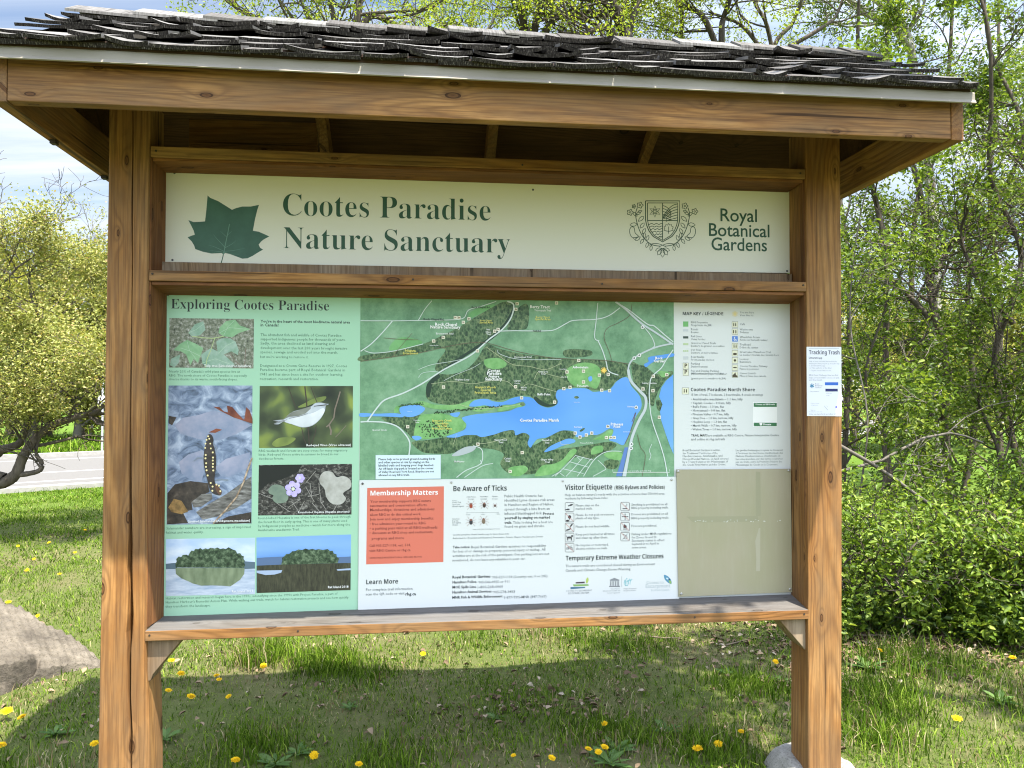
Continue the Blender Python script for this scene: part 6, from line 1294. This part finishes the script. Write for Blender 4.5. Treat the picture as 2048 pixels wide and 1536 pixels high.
def d_dog(q, x, y): D(q, x-.5, y, 5, 0, 2, 12, 2.1); SK(q, [(x-4.5, y), (x-4.8, y+6)], 1.2, 0, 2); SK(q, [(x-3, y), (x-3.2, y+6)], 1, 0, 2); SK(q, [(x+3, y), (x+3, y+6)], 1.2, 0, 2); SK(q, [(x+4, y), (x+4.3, y+6)], 1, 0, 2); D(q, x+5, y-3, 2.4, 0, 2, 8, 1.8); SK(q, [(x-5, y-1), (x-7, y-4)], .8, 0, 2)
def d_bike(q, x, y):
    for s in (-4, 4): SK(q, [(x+s+2.4*math.cos(a), y+2+2.4*math.sin(a)) for a in [i*.7 for i in range(10)]], .6, 0, 2)
    SK(q, [(x-4, y+2), (x-1, y-2.5), (x+3, y-2.5), (x, y+2), (x-4, y+2)], .6, 0, 2); SK(q, [(x+4, y+2), (x+2.6, y-4), (x+4, y-4.5)], .6, 0, 2)
def d_smoke(q, x, y): N_.rect(q, x-5, y+3.5, x+4.5, y+5.2, 0, 2); SK(q, smooth([(x+3, y+1), (x+1, y-1.5), (x+4, y-3), (x+2, y-5.5)], False), .6, 0, 2)
def d_drone(q, x, y):
    D(q, x, y, 1.8, 0, 2, 8); SK(q, [(x-5, y), (x+5, y)], .8, 0, 2); SK(q, [(x, y-5), (x, y+5)], .8, 0, 2)
    for a, b in ((-5, 0), (5, 0), (0, -5), (0, 5)): D(q, x+a, y+b, 1.5, 0, 2, 8, .9)
def d_fire(q, x, y): N_.poly(q, [(x-3, y+2.5), (x-3.4, y-1), (x-1, y-5.5), (x+1, y-2.5), (x+2.4, y-3), (x+3.2, y+.5), (x+2.4, y+2.5)], 0, 2); N_.rect(q, x-4, y+4, x+4, y+5.4, 0, 2)
def d_fish(q, x, y): SK(q, smooth([(x-5, y-5), (x+2, y-2), (x+4, y+2), (x+1, y+5), (x-2, y+3)], False), .7, 0, 2); SK(q, [(x+5, y-6), (x-5, y+6)], .6, 0, 2)
for i, (dr, cr) in enumerate([(d_feet, False), (d_plant, True), (d_feed, True), (d_dog, False), (d_bike, True)]):
    y0 = [1005.2, 1026, 1046.2, 1066.2, 1086.4][i]; picto(1130.3, y0, 1148, y0+17.6, dr, cr)
for i, (dr, cr) in enumerate([(d_smoke, True), (d_drone, True), (d_fire, True), (d_fish, True)]):
    y0 = [1004.4, 1024.6, 1044.8, 1064.6][i]; picto(1241.5, y0, 1259, y0+17.2, dr, cr)
# partner emblems along the foot of the sheet
em = MB(); N_.poly(em, [n2f(535, 1240), n2f(690, 1238), n2f(690, 1250), n2f(535, 1263)], 0, 1); N_.poly(em, [n2f(560, 1212), n2f(725, 1210), n2f(728, 1226), n2f(570, 1234)], 1, 1); N_.poly(em, [n2f(590, 1188), n2f(685, 1182), n2f(685, 1200), n2f(590, 1203)], 2, 1); N_.disc(em, *n2f(712, 1170), 2.6, 3, 1, 10, 6.2, .2)
em.build('partner_emblem', [flat('emblem_blue', (.07, .16, .24), .5), flat('emblem_green', (.22, .38, .12), .5), flat('emblem_plum', (.07, .05, .06), .5), flat('emblem_lime', (.40, .50, .12), .5)], note)
em = MB(); N_.poly(em, [n2f(945, 1165), n2f(1000, 1143), n2f(1058, 1165)], 0, 1); N_.poly(em, [n2f(952, 1168), n2f(1052, 1168), n2f(1052, 1178), n2f(952, 1178)], 0, 1); N_.poly(em, [n2f(945, 1228), n2f(1058, 1226), n2f(1058, 1240), n2f(945, 1240)], 0, 1)
for x in (958, 976, 994, 1012, 1030, 1046): N_.poly(em, [n2f(x-5, 1180), n2f(x+4, 1180), n2f(x+4, 1226), n2f(x-5, 1226)], 0, 1)
N_.stroke(em, [n2f(1078, 1125), n2f(1078, 1240)], .5)
N_.lines(em, [('United Nations', 1221.5, 1178.8, 1240), ('Educational, Scientific and', 1206, 1183, 1240), ('Cultural Organization', 1214, 1187, 1240), ('Niagara Escarpment', 1247.5, 1178.5, 1273), ('Biosphere Reserve', 1247.5, 1182.5, 1272), ('COOTES TO ESCARPMENT', 1132, 1183.5, 1184), ('ECOPARK SYSTEM', 1137, 1188.5, 1178)])
em.build('partner_emblem', flat('emblem_grey', (.22, .23, .24), .5), note)
em = MB()
for k, (a, b, c, d) in enumerate([(1105, 1215, 1112, 1165), (1120, 1215, 1128, 1150), (1135, 1212, 1142, 1170), (1150, 1212, 1160, 1155), (1166, 1212, 1178, 1162)]): N_.stroke(em, smooth([n2f(a, b), n2f((a+c)/2-5, (b+d)/2), n2f(c, d), n2f(c+9, d+6)], False), 1.0)
N_.stroke(em, smooth([n2f(1100, 1190), n2f(1140, 1180), n2f(1190, 1160)], False), .8); N_.text(em, 'MAB', *n2f(1112, 1228), n2f(1145, 0)[0], layer=1, off=.02, res=1)
em.build('partner_emblem', flat('emblem_teal', (.13, .42, .46), .5), note)
em = MB(); N_.text(em, 'Cootes to', *n2f(1340, 1208), n2f(1522, 0)[0], layer=1); N_.text(em, 'Escarpment', *n2f(1332, 1250), n2f(1592, 0)[0], layer=1); N_.text(em, 'EcoPark System', *n2f(1390, 1284), n2f(1582, 0)[0], layer=1)
em.build('partner_emblem', flat('emblem_pale', (.36, .42, .43), .5), note)
em = MB(); lo = smooth([n2f(1525, 1112), n2f(1565, 1125), n2f(1600, 1165), n2f(1605, 1205), n2f(1570, 1195), n2f(1535, 1160)]); N_.poly(em, lo, 0, 1); N_.poly(em, smooth([n2f(1575, 1170), n2f(1598, 1175), n2f(1604, 1204), n2f(1585, 1196)]), 1, 2); N_.disc(em, *n2f(1560, 1150), 2.6, 2, 2, 8, 1.6, .6); N_.disc(em, *n2f(1585, 1160), 1.6, 3, 3, 8)
em.build('partner_emblem', [flat('emblem_lake', (.10, .26, .38), .5), flat('emblem_moss', (.25, .42, .12), .5), flat('emblem_sky', (.50, .62, .68), .5), flat('emblem_navy', (.03, .05, .10), .5)], note)
for px, py, mt in ((725.2, 967.2, SCREW), (902.8, 964.8, SCREWP), (1125.5, 962, SCREWP), (1343, 959.5, SCREWP)): screw(note, px, py, YN-.0002, .0045, mt)

# ------------------------------------------------------------------ beige cover plate
YC = -.0125
def plate_mat():
    g = NT('dusty_clear_plate'); o = g.obj()
    n = g.noise(g.map(o, (1, 1, .6)), 5, 4, .55); s = g.noise(g.map(o, (9, 1, 1.2)), 6, 4, .6)
    sx = g.n('ShaderNodeSeparateXYZ'); g.l(o, sx.inputs[0])
    c = g.ramp(n, [(.3, (.31, .295, .185)), (.7, (.345, .31, .22))])
    c = g.mix(g.math('MULTIPLY', g.math('SUBTRACT', s, .5, clamp=True), .6, clamp=True), c, (.43, .42, .33))
    return g.bsdf(c, .36, .45)
cov = tag(slab('cover_plate', [(1353.2, 939), (1581.5, 937.6), (1584.2, 1184), (1357.2, 1193.5)], YC, .0042, plate_mat()), 'blank beige cover plate with four corner screws on the board\'s lower right', 'cover plate')
for px, py in ((1356.5, 943), (1577.5, 941.5), (1580, 1178.5), (1362.5, 1187.5)): screw(cov, px, py, YC-.0002, .0052, SCREWP)
Cc = Sheet(YC); c3 = lambda x, y: (1340+x/3.94, 920+y/3.94)
q = MB(); Cc.poly(q, [c3(700, 535), c3(712, 535), c3(710, 875), c3(678, 876), c3(680, 780), c3(672, 640), c3(690, 575)], 0, 1); q.build('tape_mark', flat('tape_residue', (.385, .36, .265), .5), cov)
q = MB(); Cc.poly(q, [c3(130, 446), c3(690, 442), c3(700, 480), c3(640, 486), c3(300, 492), c3(180, 490)], 0, 1); Cc.poly(q, [c3(676, 90), c3(712, 96), c3(716, 440), c3(676, 440)], 0, 1); q.build('tape_mark', flat('dull_tape_residue', (.297, .286, .188), .45), cov)  # old tape marks, a touch darker than the plate
rg = random.Random(6); q = MB()
for i in range(26): a = rg.uniform(200, 880); Cc.disc(q, *c3(a, 480+rg.uniform(-9, 9)), rg.uniform(.5, 2.2), 0, 2, 7, rg.uniform(.3, .9))
q.build('tape_mark', flat('tape_flake', (.60, .60, .55), .5), cov)

# ------------------------------------------------------------------ paper notice on the right post
YP = YF-.0015
pap = tag(slab('paper_notice', [(1613.2, 693.5), (1682.6, 693.8), (1683.2, 832.5), (1614, 832)], YP, .0009, flat('laminated_paper', (.66, .67, .72), .3, .4)), 'laminated white paper notice headed Tracking Trash stuck on the right post', 'notice')
Pp = Sheet(YP); pf = lambda x, y: (1560+x/7.68, 660+y/7.68)
q = MB(); Pp.text(q, bold('Tracking Trash'), *pf(447, 372), pf(915, 0)[0], cap=7.6, layer=1, res=2); Pp.text(q, 'Litterati app', *pf(445, 440), pf(650, 0)[0], layer=1, off=.012, res=1)
q.build('heading', flat('paper_ink', (.08, .085, .12), .5), pap)
q = MB()
for t, x0, y, x1 in [('Help us keep our trails clean and tidy by', 447, 488, 872), ('tracking the litter you pick up along the way', 447, 523, 910), ('1. Download the app', 455, 557, 690), ('2. Take a photo of the litter', 455, 592, 795), ('3. Tag the item and dispose of it', 455, 630, 785), ('RBG Clean Challenge: litter we find', 447, 703, 890), ('helps protect wildlife across our land', 447, 743, 905), ('and the marsh', 447, 778, 645), ('Royal', 540, 836, 600), ('Botanical', 540, 864, 650), ('Gardens', 540, 892, 635), ('Scan to download', 460, 950, 600), ('Join our team', 710, 978, 795), ('today', 710, 1012, 760), ('Contact us at trails', 470, 1130, 600), ('to learn more', 475, 1160, 585), ('Thank you', 470, 1238, 545), ('for helping keep nature clean', 447, 1262, 650), ('Litter can harm birds and other wildlife', 450, 1300, 905)]:
    Pp.text(q, t, *pf(x0, y), pf(x1, 0)[0], layer=1, res=1)
Pp.stroke(q, [pf(448, 283), pf(908, 283)], .5); Pp.stroke(q, [pf(680, 1165), pf(735, 1232)], .6); Pp.stroke(q, [pf(720, 1160), pf(728, 1185)], .4)
q.build('body_text', flat('paper_grey_ink', (.25, .26, .33), .5), pap)
q = MB(); Pp.rect(q, *pf(690, 803), *pf(895, 848), 0, 1); q.build('blue_button', flat('paper_blue', (.035, .13, .50), .45), pap)
q = MB(); Pp.rect(q, *pf(698, 902), *pf(886, 944), 0, 1); q.build('navy_button', flat('paper_navy', (.02, .025, .12), .45), pap)
q = MB(); a, b = pf(490, 857)
for k in range(6): t = k*math.pi/3+.5; Pp.stroke(q, [(a, b), (a+4.6*math.cos(t), b+4.6*math.sin(t))], 1.8, 0, 1)
q.build('flower_mark', flat('paper_teal', (.05, .20, .34), .45), pap)
q = MB(); Pp.disc(q, *pf(868, 1183), 2.3, 0, 1); q.build('round_mark', flat('paper_violet', (.20, .20, .62), .45), pap)

# ------------------------------------------------------------------ two trees just outside the photo on the right, whose boughs dapple the ground and the wood's edge
tw = [np.array([4.7, -1.3, -.05]), np.array([4.5, -1.2, 1.6]), np.array([3.9, -1.0, 3.2]), np.array([3.2, -.75, 4.7]), np.array([2.5, -.5, 5.2])]
tree('shade_tree', 'slim tree leaning over the kiosk from the right whose shade dapples the right post', 'tree', [(tw, .09, .03)], 91, M['bark'], M['leaf_forest'], first=13, kids=(4, 4, 3), length=1.25, t0=.62,
     nleaf=3400, leaf=.085, jit=.10, gap=.15, zmin=4.2)
tw = [np.array([6.7, 1.4, -.05]), np.array([6.6, 1.5, 2.2]), np.array([6.4, 1.6, 4.2]), np.array([6.2, 1.6, 6.4])]
tree('shade_tree', 'spreading tree at the wood edge right of the shrubs that shades them', 'tree', [(tw, .16, .07)], 92, M['bark'], M['leaf_forest'], first=16, kids=(5, 4, 3), length=2.3, t0=.6,
     nleaf=3600, leaf=.11, jit=.14, gap=.1, zmin=4.2, keep=lambda T: T[:, 0] > 4.6)
